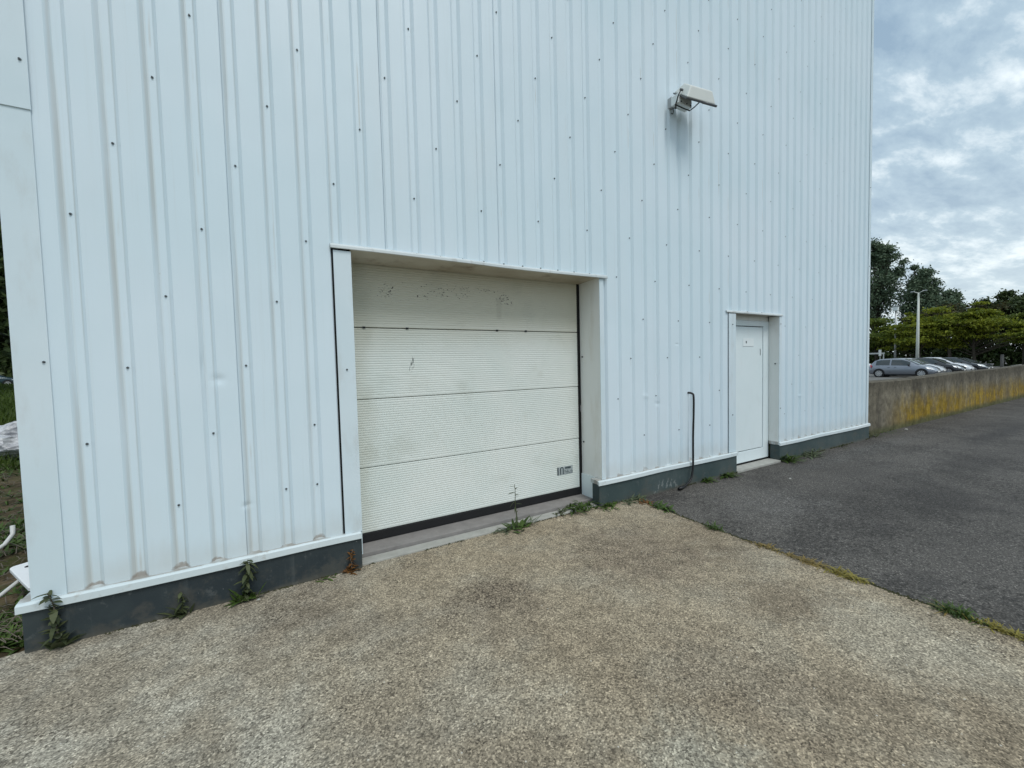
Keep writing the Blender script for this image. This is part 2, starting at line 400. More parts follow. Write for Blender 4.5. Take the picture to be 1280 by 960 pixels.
def mat_lowwall():
    N = NT('stained_concrete_wall', rough=0.92, spec=0.2)
    x, y, z = N.xyz()
    n = N.noise(1.4, 6, 0.65); st = N.noise(2.3, 7, 0.7, stretch=(1.0, 1.0, 0.16)); st2 = N.noise(1.3, 5, 0.6, stretch=(1, 1, 0.10), loc=(5, 0, 0))
    base = N.mix(N.step(n, 0.3, 0.7), (0.135, 0.118, 0.088), (0.225, 0.200, 0.152))
    base = N.mix(N.math('MULTIPLY', N.step(st2, 0.42, 0.60), 0.75), base, (0.068, 0.060, 0.048))
    base = N.mix(N.math('MULTIPLY', N.step(st, 0.50, 0.66), 0.6), base, (0.205, 0.18, 0.13))
    # ochre lichen, a lower-middle band broken along x
    band = N.math('MULTIPLY', N.step(z, -0.05, 0.16), N.math('SUBTRACT', 1.0, N.step(N.math('ADD', z, N.math('MULTIPLY', st, -0.55)), 0.02, 0.56)))
    br = N.math('MULTIPLY', N.step(N.noise(0.30, 5, 0.6, stretch=(1, 1, 0.4), loc=(1.35, 0, 0)), 0.28, 0.48), N.math('ADD', 0.45, N.math('MULTIPLY', N.step(N.noise(5, 6, 0.7, stretch=(1, 1, 0.8)), 0.35, 0.6), 0.55)))
    xr = N.step(x, 10.6, 12.2)
    base = N.mix(N.math('MULTIPLY', N.math('MULTIPLY', band, br), N.math('MULTIPLY', xr, 1.0)), base, N.mix(N.step(st, 0.35, 0.7), (0.19, 0.120, 0.012), (0.35, 0.235, 0.024)))
    # dark weathered top
    top = N.step(N.math('ADD', z, N.math('MULTIPLY', st, 0.35)), 0.92, 1.14)
    base = N.mix(N.math('MULTIPLY', top, 0.7), base, (0.075, 0.066, 0.050))
    foot = N.math('SUBTRACT', 1.0, N.step(N.math('ADD', z, N.math('MULTIPLY', n, -0.25)), -0.08, 0.06))
    base = N.mix(N.math('MULTIPLY', foot, 0.75), base, (0.075, 0.080, 0.030))
    base = N.mix(1.0, base, N.ramp(N.noise(8, 8, 0.78), [(0.28, 0.40), (0.5, 1.0), (0.70, 1.55)]), 'MULTIPLY')
    N.color(base); N.bump(N.noise(9, 6, 0.65), 0.6, 0.015); N.bump(st, 0.3, 0.01)
    return N.m

def mat_soil():
    N = NT('bare_soil', rough=0.95, spec=0.1)
    n = N.noise(2.5, 7, 0.65); m = N.noise(18, 6, 0.7)
    base = N.mix(N.step(n, 0.35, 0.65), (0.060, 0.046, 0.026), (0.165, 0.125, 0.075))
    base = N.mix(N.step(m, 0.5, 0.7), base, (0.03, 0.028, 0.018))
    base = N.mix(N.math('MULTIPLY', N.step(N.noise(3.7, 7, 0.7, loc=(5, 2, 0)), 0.48, 0.62), 0.7), base, (0.050, 0.065, 0.018))
    x, y, z = N.xyz()
    g = N.step(N.math('ADD', y, N.math('MULTIPLY', n, 4.0)), 8.0, 11.0)
    base = N.mix(g, base, N.mix(n, (0.028, 0.050, 0.010), (0.065, 0.095, 0.022)))
    N.color(base); N.bump(m, 0.9, 0.04)
    return N.m

def mat_plain(name, col, rough=0.6, metal=0.0, spec=0.4, var=0.15, scale=6.0, bump=0.0, coat=0.0):
    N = NT(name, rough=rough, metal=metal, spec=spec)
    c2 = tuple(max(0, c * (1 - var)) for c in col); c3 = tuple(min(1, c * (1 + var)) for c in col)
    N.color(N.mix(N.noise(scale, 5, 0.6), c2, c3))
    if bump: N.bump(N.noise(scale * 3, 4), bump, 0.01)
    if coat: N.b.inputs['Coat Weight'].default_value = coat; N.b.inputs['Coat Roughness'].default_value = 0.08
    return N.m

def mat_leaf(name, dark, light, trans=0.15, rough=0.55):
    N = NT(name, rough=rough, spec=0.25)
    g = N.n('ShaderNodeNewGeometry')
    r = N.math('ADD', N.math('MULTIPLY', g.outputs['Random Per Island'], 0.50), N.math('MULTIPLY', N.step(N.noise(0.8, 4), 0.35, 0.65), 0.50))
    N.color(N.mix(r, dark, light))
    if trans:
        tr = N.n('ShaderNodeBsdfTranslucent'); N.l(N.mix(r, dark, light), tr.inputs['Color'])
        ms = N.n('ShaderNodeMixShader'); ms.inputs[0].default_value = trans
        out = [q for q in N.t.nodes if q.type == 'OUTPUT_MATERIAL'][0]
        N.l(N.b.outputs[0], ms.inputs[1]); N.l(tr.outputs[0], ms.inputs[2]); N.l(ms.outputs[0], out.inputs['Surface'])
    return N.m

def mat_door_panel():
    N = NT('cream_door_panel', rough=0.5, spec=0.35)
    x, y, z = N.xyz()
    n = N.noise(1.6, 5, 0.6)
    base = N.mix(N.step(n, 0.3, 0.7), (0.66, 0.71, 0.675), (0.72, 0.75, 0.715))
    # upper panel tinted darker and yellower, painting in the shade under the head
    up = N.step(N.math('ADD', z, N.math('MULTIPLY', N.noise(1.1, 4), 0.25)), 1.72, 2.25)
    base = N.mix(N.math('MULTIPLY', up, 0.85), base, (0.575, 0.55, 0.445))
    # grime along the left edge and soft stains
    lf = N.math('SUBTRACT', 1.0, N.step(N.math('ADD', x, N.math('MULTIPLY', N.noise(3, 4), -0.4)), 0.45, 0.62))
    base = N.mix(N.math('MULTIPLY', lf, 0.35), base, (0.40, 0.40, 0.31))
    stn = N.math('MULTIPLY', N.step(N.noise(2.4, 5, 0.6, loc=(3, 0, 1)), 0.55, 0.72), 0.22)
    base = N.mix(stn, base, (0.42, 0.43, 0.36))
    vs = N.math('SUBTRACT', 1.0, N.step(N.math('ABSOLUTE', N.math('SUBTRACT', x, 2.02)), 0.015, 0.04))
    vz = N.math('MULTIPLY', N.step(z, 1.98, 2.04), N.math('SUBTRACT', 1.0, N.step(z, 2.20, 2.24)))
    base = N.mix(N.math('MULTIPLY', N.math('MULTIPLY', vs, vz), 0.25), base, (0.36, 0.34, 0.28))
    # peppered black chips on the upper panel
    zb = N.math('MULTIPLY', N.step(z, 2.08, 2.20), N.math('SUBTRACT', 1.0, N.step(z, 2.26, 2.34)))
    xb = N.math('MULTIPLY', N.step(x, 0.68, 0.95), N.math('SUBTRACT', 1.0, N.step(x, 2.1, 2.5)))
    dens = N.math('MULTIPLY', N.math('MULTIPLY', zb, xb), N.step(N.noise(2.5, 3, stretch=(1, 1, 2.0), loc=(7, 0, 0)), 0.38, 0.6))
    ch = N.step(N.math('ADD', N.noise(75, 2, stretch=(0.6, 1, 1.3)), N.math('MULTIPLY', dens, 0.16)), 0.735, 0.765)
    base = N.mix(N.math('MULTIPLY', ch, N.math('MINIMUM', N.math('MULTIPLY', dens, 3.0), 1.0)), base, (0.05, 0.048, 0.045))
    # one dark scuff on the second panel
    sx = N.math('ADD', N.math('SUBTRACT', x, 1.115), N.math('MULTIPLY', N.math('SUBTRACT', z, 1.575), -0.20))
    g = N.math('ADD', N.math('POWER', N.math('DIVIDE', sx, 0.027), 2.0), N.math('POWER', N.math('DIVIDE', N.math('SUBTRACT', z, 1.575), 0.085), 2.0))
    sc = N.math('MULTIPLY', N.math('SUBTRACT', 1.0, N.step(g, 0.3, 1.0)), N.step(N.noise(42, 4, stretch=(1.5, 1, 0.7)), 0.50, 0.60))
    base = N.mix(sc, base, (0.055, 0.07, 0.07))
    N.color(base); N.bump(N.noise(1.8, 2), 0.15, 0.02)
    return N.m

M = {}
M['clad'] = mat_cladding()
M['flash'] = mat_flashing()
M['cap'] = mat_cap()
M['head'] = mat_flashing('head_drip_flashing', 0.6, (0.52, 0.57, 0.58), (0.62, 0.66, 0.66), (0.24, 0.19, 0.14))
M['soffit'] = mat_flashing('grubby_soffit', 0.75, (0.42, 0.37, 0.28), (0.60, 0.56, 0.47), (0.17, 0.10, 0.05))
M['reveal'] = mat_flashing('grubby_reveal', 0.35, (0.76, 0.775, 0.75), (0.82, 0.825, 0.80), (0.52, 0.48, 0.38))
M['plinth'] = mat_plinth()
M['concrete'] = mat_concrete()
M['tarmac'] = mat_tarmac()
M['lot'] = mat_lot()
M['lowwall'] = mat_lowwall()
M['soil'] = mat_soil()
M['panel'] = mat_door_panel()
M['rubber'] = mat_plain('black_rubber', (0.010, 0.010, 0.011), 0.7, var=0.3)
M['dark'] = mat_plain('dark_gap', (0.006, 0.006, 0.007), 0.85, var=0.2)
M['sill'] = mat_plain('cement_sill', (0.235, 0.22, 0.21), 0.9, var=0.35, scale=9, bump=0.4)
M['sill2'] = mat_plain('pale_cement', (0.36, 0.355, 0.325), 0.9, var=0.30, scale=12, bump=0.4)
M['doorwhite'] = mat_flashing('white_door_paint', 0.10, (0.73, 0.82, 0.84), (0.78, 0.85, 0.87))
M['screw'] = mat_plain('dull_screw_steel', (0.075, 0.082, 0.088), 0.5, metal=0.4, var=0.4, scale=50)
M['washer'] = mat_plain('screw_washer', (0.27, 0.31, 0.33), 0.5, metal=0.2, var=0.2)
M['lamp'] = mat_plain('lamp_grey_white', (0.66, 0.68, 0.65), 0.45, var=0.06, scale=3)
M['lampwhite'] = mat_plain('lamp_white_box', (0.76, 0.80, 0.79), 0.45, var=0.05, scale=3)
M['lampdark'] = mat_plain('lamp_grey_rim', (0.12, 0.125, 0.13), 0.4, metal=0.3, var=0.2)
M['steelblack'] = mat_plain('black_bracket', (0.022, 0.023, 0.025), 0.4, metal=0.5, var=0.3)
M['galv'] = mat_plain('galvanised_steel', (0.42, 0.43, 0.43), 0.42, metal=0.6, var=0.15)
M['cable'] = mat_plain('black_cable', (0.010, 0.010, 0.011), 0.45, var=0.3)
M['sticker'] = mat_plain('faded_sticker', (0.36, 0.40, 0.41), 0.5, var=0.12, scale=30)
M['stickerdark'] = mat_plain('sticker_print', (0.035, 0.055, 0.06), 0.5, var=0.2, scale=60)
M['sign'] = mat_plain('sign_plate', (0.80, 0.86, 0.87), 0.4, var=0.03)
M['bark'] = mat_plain('bark', (0.055, 0.045, 0.034), 0.9, var=0.4, scale=8, bump=0.5)
M['plasticwhite'] = mat_plain('white_plastic', (0.80, 0.81, 0.82), 0.4, var=0.04)
M['tubewhite'] = mat_plain('pale_tube', (0.62, 0.62, 0.60), 0.4, var=0.1)
M['roof'] = mat_plain('roof_membrane', (0.22, 0.22, 0.22), 0.9, var=0.2)
M['post'] = mat_plain('cream_post_paint', (0.62, 0.63, 0.57), 0.45, var=0.06, scale=1)
M['tyre'] = mat_plain('tyre_rubber', (0.012, 0.012, 0.013), 0.8, var=0.2)
M['rim'] = mat_plain('alloy_rim', (0.58, 0.58, 0.59), 0.3, metal=0.7, var=0.1)
M['glass'] = mat_plain('car_glass', (0.030, 0.040, 0.042), 0.06, spec=0.9, var=0.2)
M['windscreen'] = mat_plain('car_windscreen', (0.10, 0.12, 0.125), 0.05, spec=1.0, var=0.2)
M['redlight'] = mat_plain('red_lens', (0.60, 0.030, 0.060), 0.2, var=0.1)
M['headlight'] = mat_plain('clear_lens', (0.66, 0.69, 0.70), 0.12, spec=0.8, var=0.1)
M['trim'] = mat_plain('black_trim', (0.015, 0.015, 0.016), 0.55, var=0.2)
M['plate'] = mat_plain('plate_white', (0.75, 0.75, 0.72), 0.4, var=0.02)
M['leaf_dark'] = mat_leaf('dark_foliage', (0.058, 0.092, 0.060), (0.170, 0.225, 0.135))
M['leaf_black'] = mat_leaf('deep_foliage', (0.022, 0.040, 0.014), (0.085, 0.115, 0.036))
M['leaf_green'] = mat_leaf('mid_foliage', (0.055, 0.092, 0.014), (0.33, 0.35, 0.036), 0.38)
M['leaf_olive'] = mat_leaf('olive_foliage', (0.042, 0.078, 0.015), (0.19, 0.225, 0.036), 0.32)
M['weed'] = mat_leaf('weed_green', (0.035, 0.065, 0.014), (0.10, 0.16, 0.035), 0.2)
M['weed_dark'] = mat_leaf('weed_dark_green', (0.036, 0.052, 0.022), (0.125, 0.140, 0.066), 0.2)
M['weed_pale'] = mat_leaf('weed_grey_green', (0.07, 0.095, 0.05), (0.17, 0.20, 0.12), 0.2)
M['straw'] = mat_leaf('dry_straw', (0.17, 0.115, 0.035), (0.34, 0.26, 0.09), 0.2)
M['yellowgrass'] = mat_leaf('yellow_grass', (0.20, 0.16, 0.03), (0.32, 0.28, 0.07), 0.2)
M['rustleaf'] = mat_leaf('dead_leaf', (0.10, 0.045, 0.015), (0.24, 0.12, 0.04), 0.15)
M['grass'] = mat_leaf('meadow_grass', (0.030, 0.055, 0.008), (0.085, 0.125, 0.020), 0.25)
M['twig'] = mat_plain('dead_twig', (0.15, 0.125, 0.10), 0.9, var=0.4)
M['moss'] = mat_plain('joint_moss', (0.050, 0.050, 0.022), 0.95, var=0.6, scale=20, bump=0.8)
def mat_bag():
    N = NT('clear_plastic_film', rough=0.18, spec=0.6)
    N.color(N.mix(N.step(N.noise(8, 7, 0.7), 0.35, 0.65), (0.50, 0.50, 0.53), (0.86, 0.86, 0.88)))
    N.bump(N.voro(5.5, 'Distance', stretch=(1, 1.4, 1.8)), 0.8, 0.10); N.bump(N.noise(14, 5, 0.7), 0.4, 0.04)
    N.b.inputs['Transmission Weight'].default_value = 0.25
    return N.m
M['bag'] = mat_bag()

# ================================================================== setting
def sheet(name, pts, z, mat, depth=0.0, label=None):
    n = len(pts); mb = MB()
    vs = [(x, y, z) for x, y in pts]
    if depth:
        vs += [(x, y, z - depth) for x, y in pts]
        fs = [tuple(range(n))] + [(i, (i + 1) % n, n + (i + 1) % n, n + i)[::-1] for i in range(n)]
    else: fs = [tuple(range(n))]
    mb.add(vs, fs)
    o = mb.build(name, mat); o['kind'] = 'structure'; return o

# base ground to the horizon
g = sheet('ground', [(-1500, -1500), (1500, -1500), (1500, 1500), (-1500, 1500)], -0.42, mat_plain('far_ground', (0.06, 0.075, 0.03), 0.95, var=0.4, scale=0.3))
# concrete apron: the joint edge is slightly ragged
edge = []
yy = -14.0
r2 = random.Random(3)
while yy < 0.02:
    bx = 3.452 + (0.05 * max(0, 1 + yy / 1.2) if yy > -1.2 else 0) + r2.uniform(-0.012, 0.012)
    edge.append((bx, yy)); yy += 0.09
sheet('concrete_apron', [(-14, -14)] + edge + [(3.50, 0.031), (-0.9, 0.031), (-1.25, 0.025), (-2.4, -0.20), (-14, -1.2)], 0.004, M['concrete'], 0.4)
# tarmac yard
sheet('tarmac_yard', [(3.465, -14), (120, -14), (120, 0.25), (3.465, 0.25)], -0.006, M['tarmac'], 0.38)
# car park beyond the low wall
sheet('car_park', [(9.7, 0.26), (150, 0.26), (150, 22), (9.7, 40)], -0.2, M['lot'], 0.2)
# pale kerb strip at the far edge of the car park
MB().box(72, 100, 8.5, 8.8, -0.2, 0.12).build('far_kerb', M['sill2'])['kind'] = 'structure'

# soil bank at the left of the building (height field)
def soil_z(x, y):
    far = min(max((y - 14) / 45, 0), 1)
    return -0.03 + 0.62 * far + 0.05 * math.sin(x * 1.7 + y) * math.cos(y * 1.3) * min(1, max(0, (y - 0.3))) + 0.02 * math.sin(7 * x) * math.sin(5 * y + 1)
mb = MB(); nx, ny = 60, 120
xs = [-90 * ((1 - i / nx) ** 2.2) - 1.16 + 0 for i in range(nx + 1)]
ys = [-1.3 + 0.0 + 120 * ((j / ny) ** 2.2) for j in range(ny + 1)]
vs = [(x, yv, soil_z(x, yv)) for yv in ys for x in xs]
fs = [(j * (nx + 1) + i, j * (nx + 1) + i + 1, (j + 1) * (nx + 1) + i + 1, (j + 1) * (nx + 1) + i) for j in range(ny) for i in range(nx)]
mb.add(vs, fs); o = mb.build('soil_bank', M['soil'], smooth=True); o['kind'] = 'structure'

# ================================================================== warehouse building
HB = 8.6
XL, XR = -1.204, 9.660
bld = empty('warehouse_building', (0, 0, 0))
tag(bld, 'tall white ribbed metal clad warehouse wall with dark grey plinth, garage door and side door', 'building')

G0, G1, GH = 0.437, 3.060, 2.455      # sheet cut-out of the garage door
D0, D1, DH = 5.308, 6.585, 2.188      # sheet cut-out of the side door
prof = []
VW, VB, VD = 0.045, 0.021, 0.025      # valley half width, half bottom, depth
nk = int((XR - X0) / P) + 1
prof.append((XL + 0.004, 0.0))
for k in range(nk + 1):
    xc = X0 + k * P
    if xc + VW > XR - 0.01 or xc - VW < XL: continue
    if k % 5 == 4:
        prof += [(xc - VW - 0.010, -0.0015), (xc - VW - 0.003, -0.0015), (xc - VW - 0.003, 0.012), (xc - VW + 0.002, 0.012), (xc - VW + 0.0022, 0.002)]
    else:
        prof.append((xc - VW, 0.0))
    prof += [(xc - VB, VD), (xc + VB, VD), (xc + VW, 0.0)]
prof.append((XR - 0.004, 0.0))
for cut in (G0, G1, D0, D1):
    for i in range(len(prof) - 1):
        (xa, ya), (xb, yb) = prof[i], prof[i + 1]
        if xa < cut - 1e-5 and xb > cut + 1e-5:
            prof.insert(i + 1, (cut, ya + (yb - ya) * (cut - xa) / (xb - xa))); break
mb = MB()
for i in range(len(prof) - 1):
    (xa, ya), (xb, yb) = prof[i], prof[i + 1]
    xm = (xa + xb) / 2
    zb = GH if G0 < xm < G1 else DH if D0 < xm < D1 else 0.272
    mb.quad((xa, ya, zb), (xb, yb, zb), (xb, yb, HB), (xa, ya, HB))
clad = mb.build('cladding', M['clad'], bld, fix=False)

# side, back walls and roof
MB().box(XL + 0.004, XL + 0.06, 0.06, 20, 0.05, HB).build('side_wall', M['flash'], bld)
MB().box(XR - 0.06, XR - 0.004, 0.06, 20, 0.05, HB).build('side_wall', M['flash'], bld)
MB().box(XL, XR, 20, 20.1, 0.0, HB).build('back_wall', M['flash'], bld)
MB().box(XL, XR, 0.05, 20, HB - 0.05, HB).build('roof', M['roof'], bld)
MB().box(XL - 0.02, XR + 0.02, -0.03, 0.12, HB, HB + 0.12).build('parapet_cap', M['flash'], bld)

# left corner flashing in two lengths, right corner flashing
def corner(x0, x1, z0, z1, yp, ret, left=True):
    m_ = MB(); m_.box(x0, x1, yp, yp + 0.006, z0, z1)
    if left: m_.box(x0 - 0.006, x0, yp, ret, z0, z1)
    else: m_.box(x1, x1 + 0.006, yp, ret, z0, z1)
    return m_.build('corner_flashing', M['flash'], bld)
corner(XL, -1.066, 0.287, 3.018, -0.009, 0.22)
corner(XL - 0.003, -1.062, 3.012, HB - 0.01, -0.016, 0.22)
corner(9.585, XR, 0.287, HB - 0.01, -0.010, 0.22, False)

# plinth and its white drip flashing
def wob(x): return (0.004 * math.sin(x * 5.1) * math.sin(x * 1.7 + 1), 0.003 * math.sin(x * 3.3 + 0.5))
cap_poly = [(0.035, 0.296), (-0.024, 0.286), (-0.036, 0.279), (-0.038, 0.240), (-0.030, 0.236), (-0.016, 0.252), (0.035, 0.252)]
def plinth(x0, x1, l=False, r=False, depth=0.3):
    a = MB().box(x0, x1, -0.020, depth, -0.1, 0.250).build('plinth', M['plinth'], bld, bevel=0.004)
    c = MB().prism_x(cap_poly, x0 - (0.018 if l else 0), x1 + (0.012 if r else 0), max(2, int((x1 - x0) / 0.12)), wob).build('plinth_cap', M['cap'], bld)
    return a, c
plinth(-1.247, 0.562, True, False)
plinth(2.995, 5.481, True, False, 0.092)
plinth(6.572, 9.690, True, True, 0.118)
# cap returns into the openings and around the left side
MB().box(2.977, 3.058, 0.036, 0.095, 0.250, 0.292).build('plinth_cap', M['cap'], bld)
MB().box(6.554, 6.584, 0.036, 0.125, 0.250, 0.292).build('plinth_cap', M['cap'], bld)
MB().box(-1.265, -1.212, 0.036, 20, 0.242, 0.290).build('plinth_cap', M['cap'], bld)
MB().box(-1.247, -1.19, 0.301, 20, -0.1, 0.240).build('plinth', M['plinth'], bld)

# --- garage door surround
MB().box(0.449, 0.573, -0.010, 0.0, 0.290, 2.432).box(0.567, 0.573, 0.001, 0.325, 0.10, 2.432).build('jamb_flashing', M['flash'], bld)
MB().box(0.4375, 0.4485, 0.004, 0.012, 0.290, 2.44).build('shadow_gap', M['dark'], bld)
MB().box(3.050, 3.056, 0.0, 0.325, 0.2935, 2.452).build('jamb_reveal', M['reveal'], bld)
MB().box(3.050, 3.106, -0.006, -0.0005, 0.290, 2.436).build('jamb_flashing', M['flash'], bld)
MB().box(3.040, 3.0565, 0.096, 0.326, 0.0, 0.291).build('reveal_block', M['doorwhite'], bld)
hp = [(0.02, 2.484), (-0.012, 2.472), (-0.027, 2.458), (-0.029, 2.440), (-0.024, 2.436), (-0.018, 2.4575), (0.02, 2.459)]
def hw(x): return (-0.006 * math.exp(-((x - 1.55) / 0.25) ** 2), 0.006 * math.sin(x * 2.2))
MB().prism_x(hp, 0.430, 3.150, 24, hw).build('head_flashing', M['head'], bld)
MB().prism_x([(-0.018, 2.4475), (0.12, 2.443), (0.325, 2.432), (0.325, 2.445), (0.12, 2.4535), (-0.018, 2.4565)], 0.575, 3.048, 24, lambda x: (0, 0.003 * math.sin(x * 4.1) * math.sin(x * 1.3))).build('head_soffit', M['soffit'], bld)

# --- sectional garage door
gd = MB().box(0.560, 3.052, 0.372, 0.40, 0.02, 2.56).build('sectional_door', M['dark'], bld)
def door_panel(z0, z1):
    pts = [(0.338, z0), (0.331, z0 + 0.004)]
    n = int(round((z1 - z0 - 0.03) / 0.0205)); st = (z1 - z0 - 0.03) / n
    for i in range(n):
        a = z0 + 0.015 + i * st
        pts += [(0.330, a), (0.330, a + st * 0.55), (0.3325, a + st * 0.68), (0.3325, a + st * 0.90)]
    pts += [(0.330, z1 - 0.012), (0.331, z1 - 0.004), (0.338, z1), (0.366, z1), (0.366, z0)]
    m_ = MB(); m_.prism_x(pts, 0.580, 3.012)
    return m_.build('door_panel', M['panel'], gd)
for z0, z1 in ((0.135, 0.694), (0.699, 1.283), (1.288, 1.892), (1.899, 2.47)): door_panel(z0, z1)
MB().box(0.576, 3.020, 0.326, 0.368, 0.052, 0.134).build('bottom_seal', M['rubber'], gd, bevel=0.006)
MB().box(3.014, 3.049, 0.335, 0.368, 0.04, 2.56).build('side_seal', M['rubber'], gd)
# hinge end screws along the upper joint
for hx in (0.70, 1.07, 1.98, 2.32):
    MB().box(hx, hx + 0.022, 0.322, 0.337, 1.889, 1.904).build('joint_clip', M['steelblack'], gd)
# maker's sticker, bottom right of the door
def yplate(x0, x1, z0, z1, y, th=0.0015): return MB().box(x0, x1, y - th, y, z0, z1)
st = yplate(2.700, 2.915, 0.315, 0.405, 0.3285).build('sticker', M['sticker'], gd)
tm = MB()
yb = 0.3266
tm.box(2.702, 2.716, yb - 0.0008, yb, 0.317, 0.403)
def text_obj(body, size, loc, mat, parent, name):
    cu = bpy.data.curves.new(name, 'FONT'); cu.body = body; cu.size = size; cu.extrude = 0.0006; cu.align_x = 'LEFT'
    ob = bpy.data.objects.new(name, cu); C.objects.link(ob)
    dg = bpy.context.evaluated_depsgraph_get(); me = bpy.data.meshes.new_from_object(ob.evaluated_get(dg))
    bpy.data.objects.remove(ob)
    me.transform(Matrix.Translation(loc) @ Matrix.Rotation(RAD(90), 4, 'X'))
    me.materials.append(mat)
    o2 = bpy.data.objects.new(name, me); link(o2, parent); return o2
# 'n' mark as two uprights and an arch
tm.box(2.738, 2.750, yb - 0.0008, yb, 0.320, 0.392).box(2.774, 2.786, yb - 0.0008, yb, 0.320, 0.386)
arch = []
for i in range(9):
    a = math.pi * i / 8
    arch.append((2.762 + 0.018 * math.cos(a), 0.382 + 0.014 * math.sin(a)))
for (xa, za), (xb, zb) in zip(arch[:-1], arch[1:]):
    tm.add([(xa, yb - 0.001, za - 0.005), (xb, yb - 0.001, zb - 0.005), (xb, yb - 0.001, zb + 0.006), (xa, yb - 0.001, za + 0.006)], [(0, 1, 2, 3)])
# worn, unreadable printed lines
rr = random.Random(5)
xx = 2.806
while xx < 2.885:
    w_ = rr.uniform(0.005, 0.010); tm.box(xx, xx + w_, yb - 0.0008, yb, 0.372 + rr.uniform(0, 0.004), 0.396); xx += w_ + 0.0022
for zz in (0.322, 0.338, 0.353):
    xx = 2.800
    while xx < 2.908:
        w_ = rr.uniform(0.004, 0.014)
        if rr.random() < 0.7: tm.box(xx, xx + w_, yb - 0.0008, yb, zz, zz + 0.007)
        xx += w_ + rr.uniform(0.003, 0.007)
tm.build('sticker_print', M['stickerdark'], gd)
# --- garage threshold
MB().box(0.565, 3.040, 0.130, 0.40, -0.1, 0.050).build('threshold', M['sill'], bld, bevel=0.006)
MB().box(0.565, 2.993, 0.010, 0.124, -0.1, 0.020).build('threshold', M['sill2'], bld, bevel=0.006)

# --- side door
MB().box(5.320, 5.477, -0.010, 0.0, 0.290, 2.166).box(5.471, 5.477, 0.001, 0.147, 0.0, 2.166).build('jamb_flashing', M['flash'], bld)
MB().box(5.309, 5.319, 0.004, 0.010, 0.290, 2.172).build('shadow_gap', M['dark'], bld)
MB().box(6.577, 6.583, 0.0, 0.147, 0.2935, 2.172).build('jamb_reveal', M['reveal'], bld)
MB().box(6.577, 6.632, -0.006, -0.0005, 0.290, 2.170).build('jamb_flashing', M['flash'], bld)
hp2 = [(0.02, 2.214), (-0.012, 2.202), (-0.019, 2.190), (-0.020, 2.177), (-0.015, 2.174), (-0.011, 2.190), (0.02, 2.192)]
MB().prism_x(hp2, 5.262, 6.652, 8).build('head_flashing', M['head'], bld)
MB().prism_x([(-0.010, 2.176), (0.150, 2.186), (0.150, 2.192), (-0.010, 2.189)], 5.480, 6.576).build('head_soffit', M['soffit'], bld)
sdoor = MB()
sdoor.box(5.478, 5.560, 0.147, 0.20, 0.045, 2.110).box(6.428, 6.576, 0.147, 0.20, 0.045, 2.110).box(5.560, 6.428, 0.147, 0.20, 2.030, 2.110).box(5.560, 6.428, 0.147, 0.20, 0.045, 0.205)
sdoor = sdoor.build('side_door', M['doorwhite'], bld, bevel=0.004)
MB().box(5.478, 6.576, 0.158, 0.20, 2.113, 2.19).build('door_header', M['reveal'], sdoor)
MB().box(5.560, 6.428, 0.188, 0.198, 0.205, 2.030).build('door_gap', M['dark'], sdoor)
MB().box(5.574, 6.414, 0.150, 0.187, 0.217, 2.018).build('door_leaf', M['doorwhite'], sdoor, bevel=0.003)
MB().box(5.478, 6.576, 0.152, 0.185, 0.022, 0.044).build('bottom_seal', M['rubber'], sdoor)
MB().box(5.475, 6.570, -0.04, 0.145, -0.1, 0.022).build('doorstep', M['sill2'], bld, bevel=0.006)
sg = MB().box(5.905, 6.175, 0.1465, 0.1495, 1.735, 1.850).build('door_sign', M['sign'], sdoor)
MB().box(5.905, 6.175, 0.1480, 0.1496, 1.731, 1.7345).build('sign_edge', M['washer'], sdoor)
MB().box(5.975, 5.998, 0.1455, 0.1462, 1.778, 1.812).build('sign_print', M['stickerdark'], sdoor)
MB().tube([(6.345, 0.149, 1.70), (6.352, 0.1475, 1.66), (6.350, 0.149, 1.60)], 0.004, 6).build('door_scratch', M['stickerdark'], sdoor)
# latch bolts in the reveals
MB().tube([(6.577, 0.05, 1.47), (6.566, 0.05, 1.47)], 0.010, 8).build('reveal_bolt', M['screw'], bld)
MB().tube([(3.050, 0.285, 1.62), (3.040, 0.285, 1.62)], 0.009, 8).build('reveal_bolt', M['screw'], bld)
MB().tube([(3.050, 0.285, 0.66), (3.040, 0.285, 0.66)], 0.009, 8).build('reveal_bolt', M['screw'], bld)

# --- cladding screws, a diagonal grid
def screw_mesh():
    bm = bmesh.new()
    for (r, d0, d1, seg, mi) in ((0.0078, 0.0, 0.003, 12, 1), (0.0056, 0.003, 0.009, 6, 0)):
        ret = bmesh.ops.create_cone(bm, cap_ends=True, segments=seg, radius1=r, radius2=r * 0.92, depth=d1 - d0,
                                    matrix=Matrix.Translation((0, -(d0 + d1) / 2, 0)) @ Matrix.Rotation(RAD(90), 4, 'X'))
        fcs = set(f for v in ret['verts'] for f in v.link_faces)
        for f in fcs: f.material_index = mi
    me = bpy.data.meshes.new('screw'); bm.to_mesh(me); bm.free()
    me.materials.append(M['screw']); me.materials.append(M['washer']); return me
SM = screw_mesh()
sc_pos = []
for k in range(0, nk):
    x = X0 + k * P
    for r in range(0, 19):
        if (r - 1 - k) % 3: continue
        z = Z0 + Q * r
        if x > XR - 0.1 or z > HB - 0.3: continue
        if G0 - 0.05 < x < G1 + 0.05 and z < GH + 0.06: continue
        if D0 - 0.05 < x < D1 + 0.07 and z < DH + 0.06: continue
        sc_pos.append((x + 0.004, VD, z))
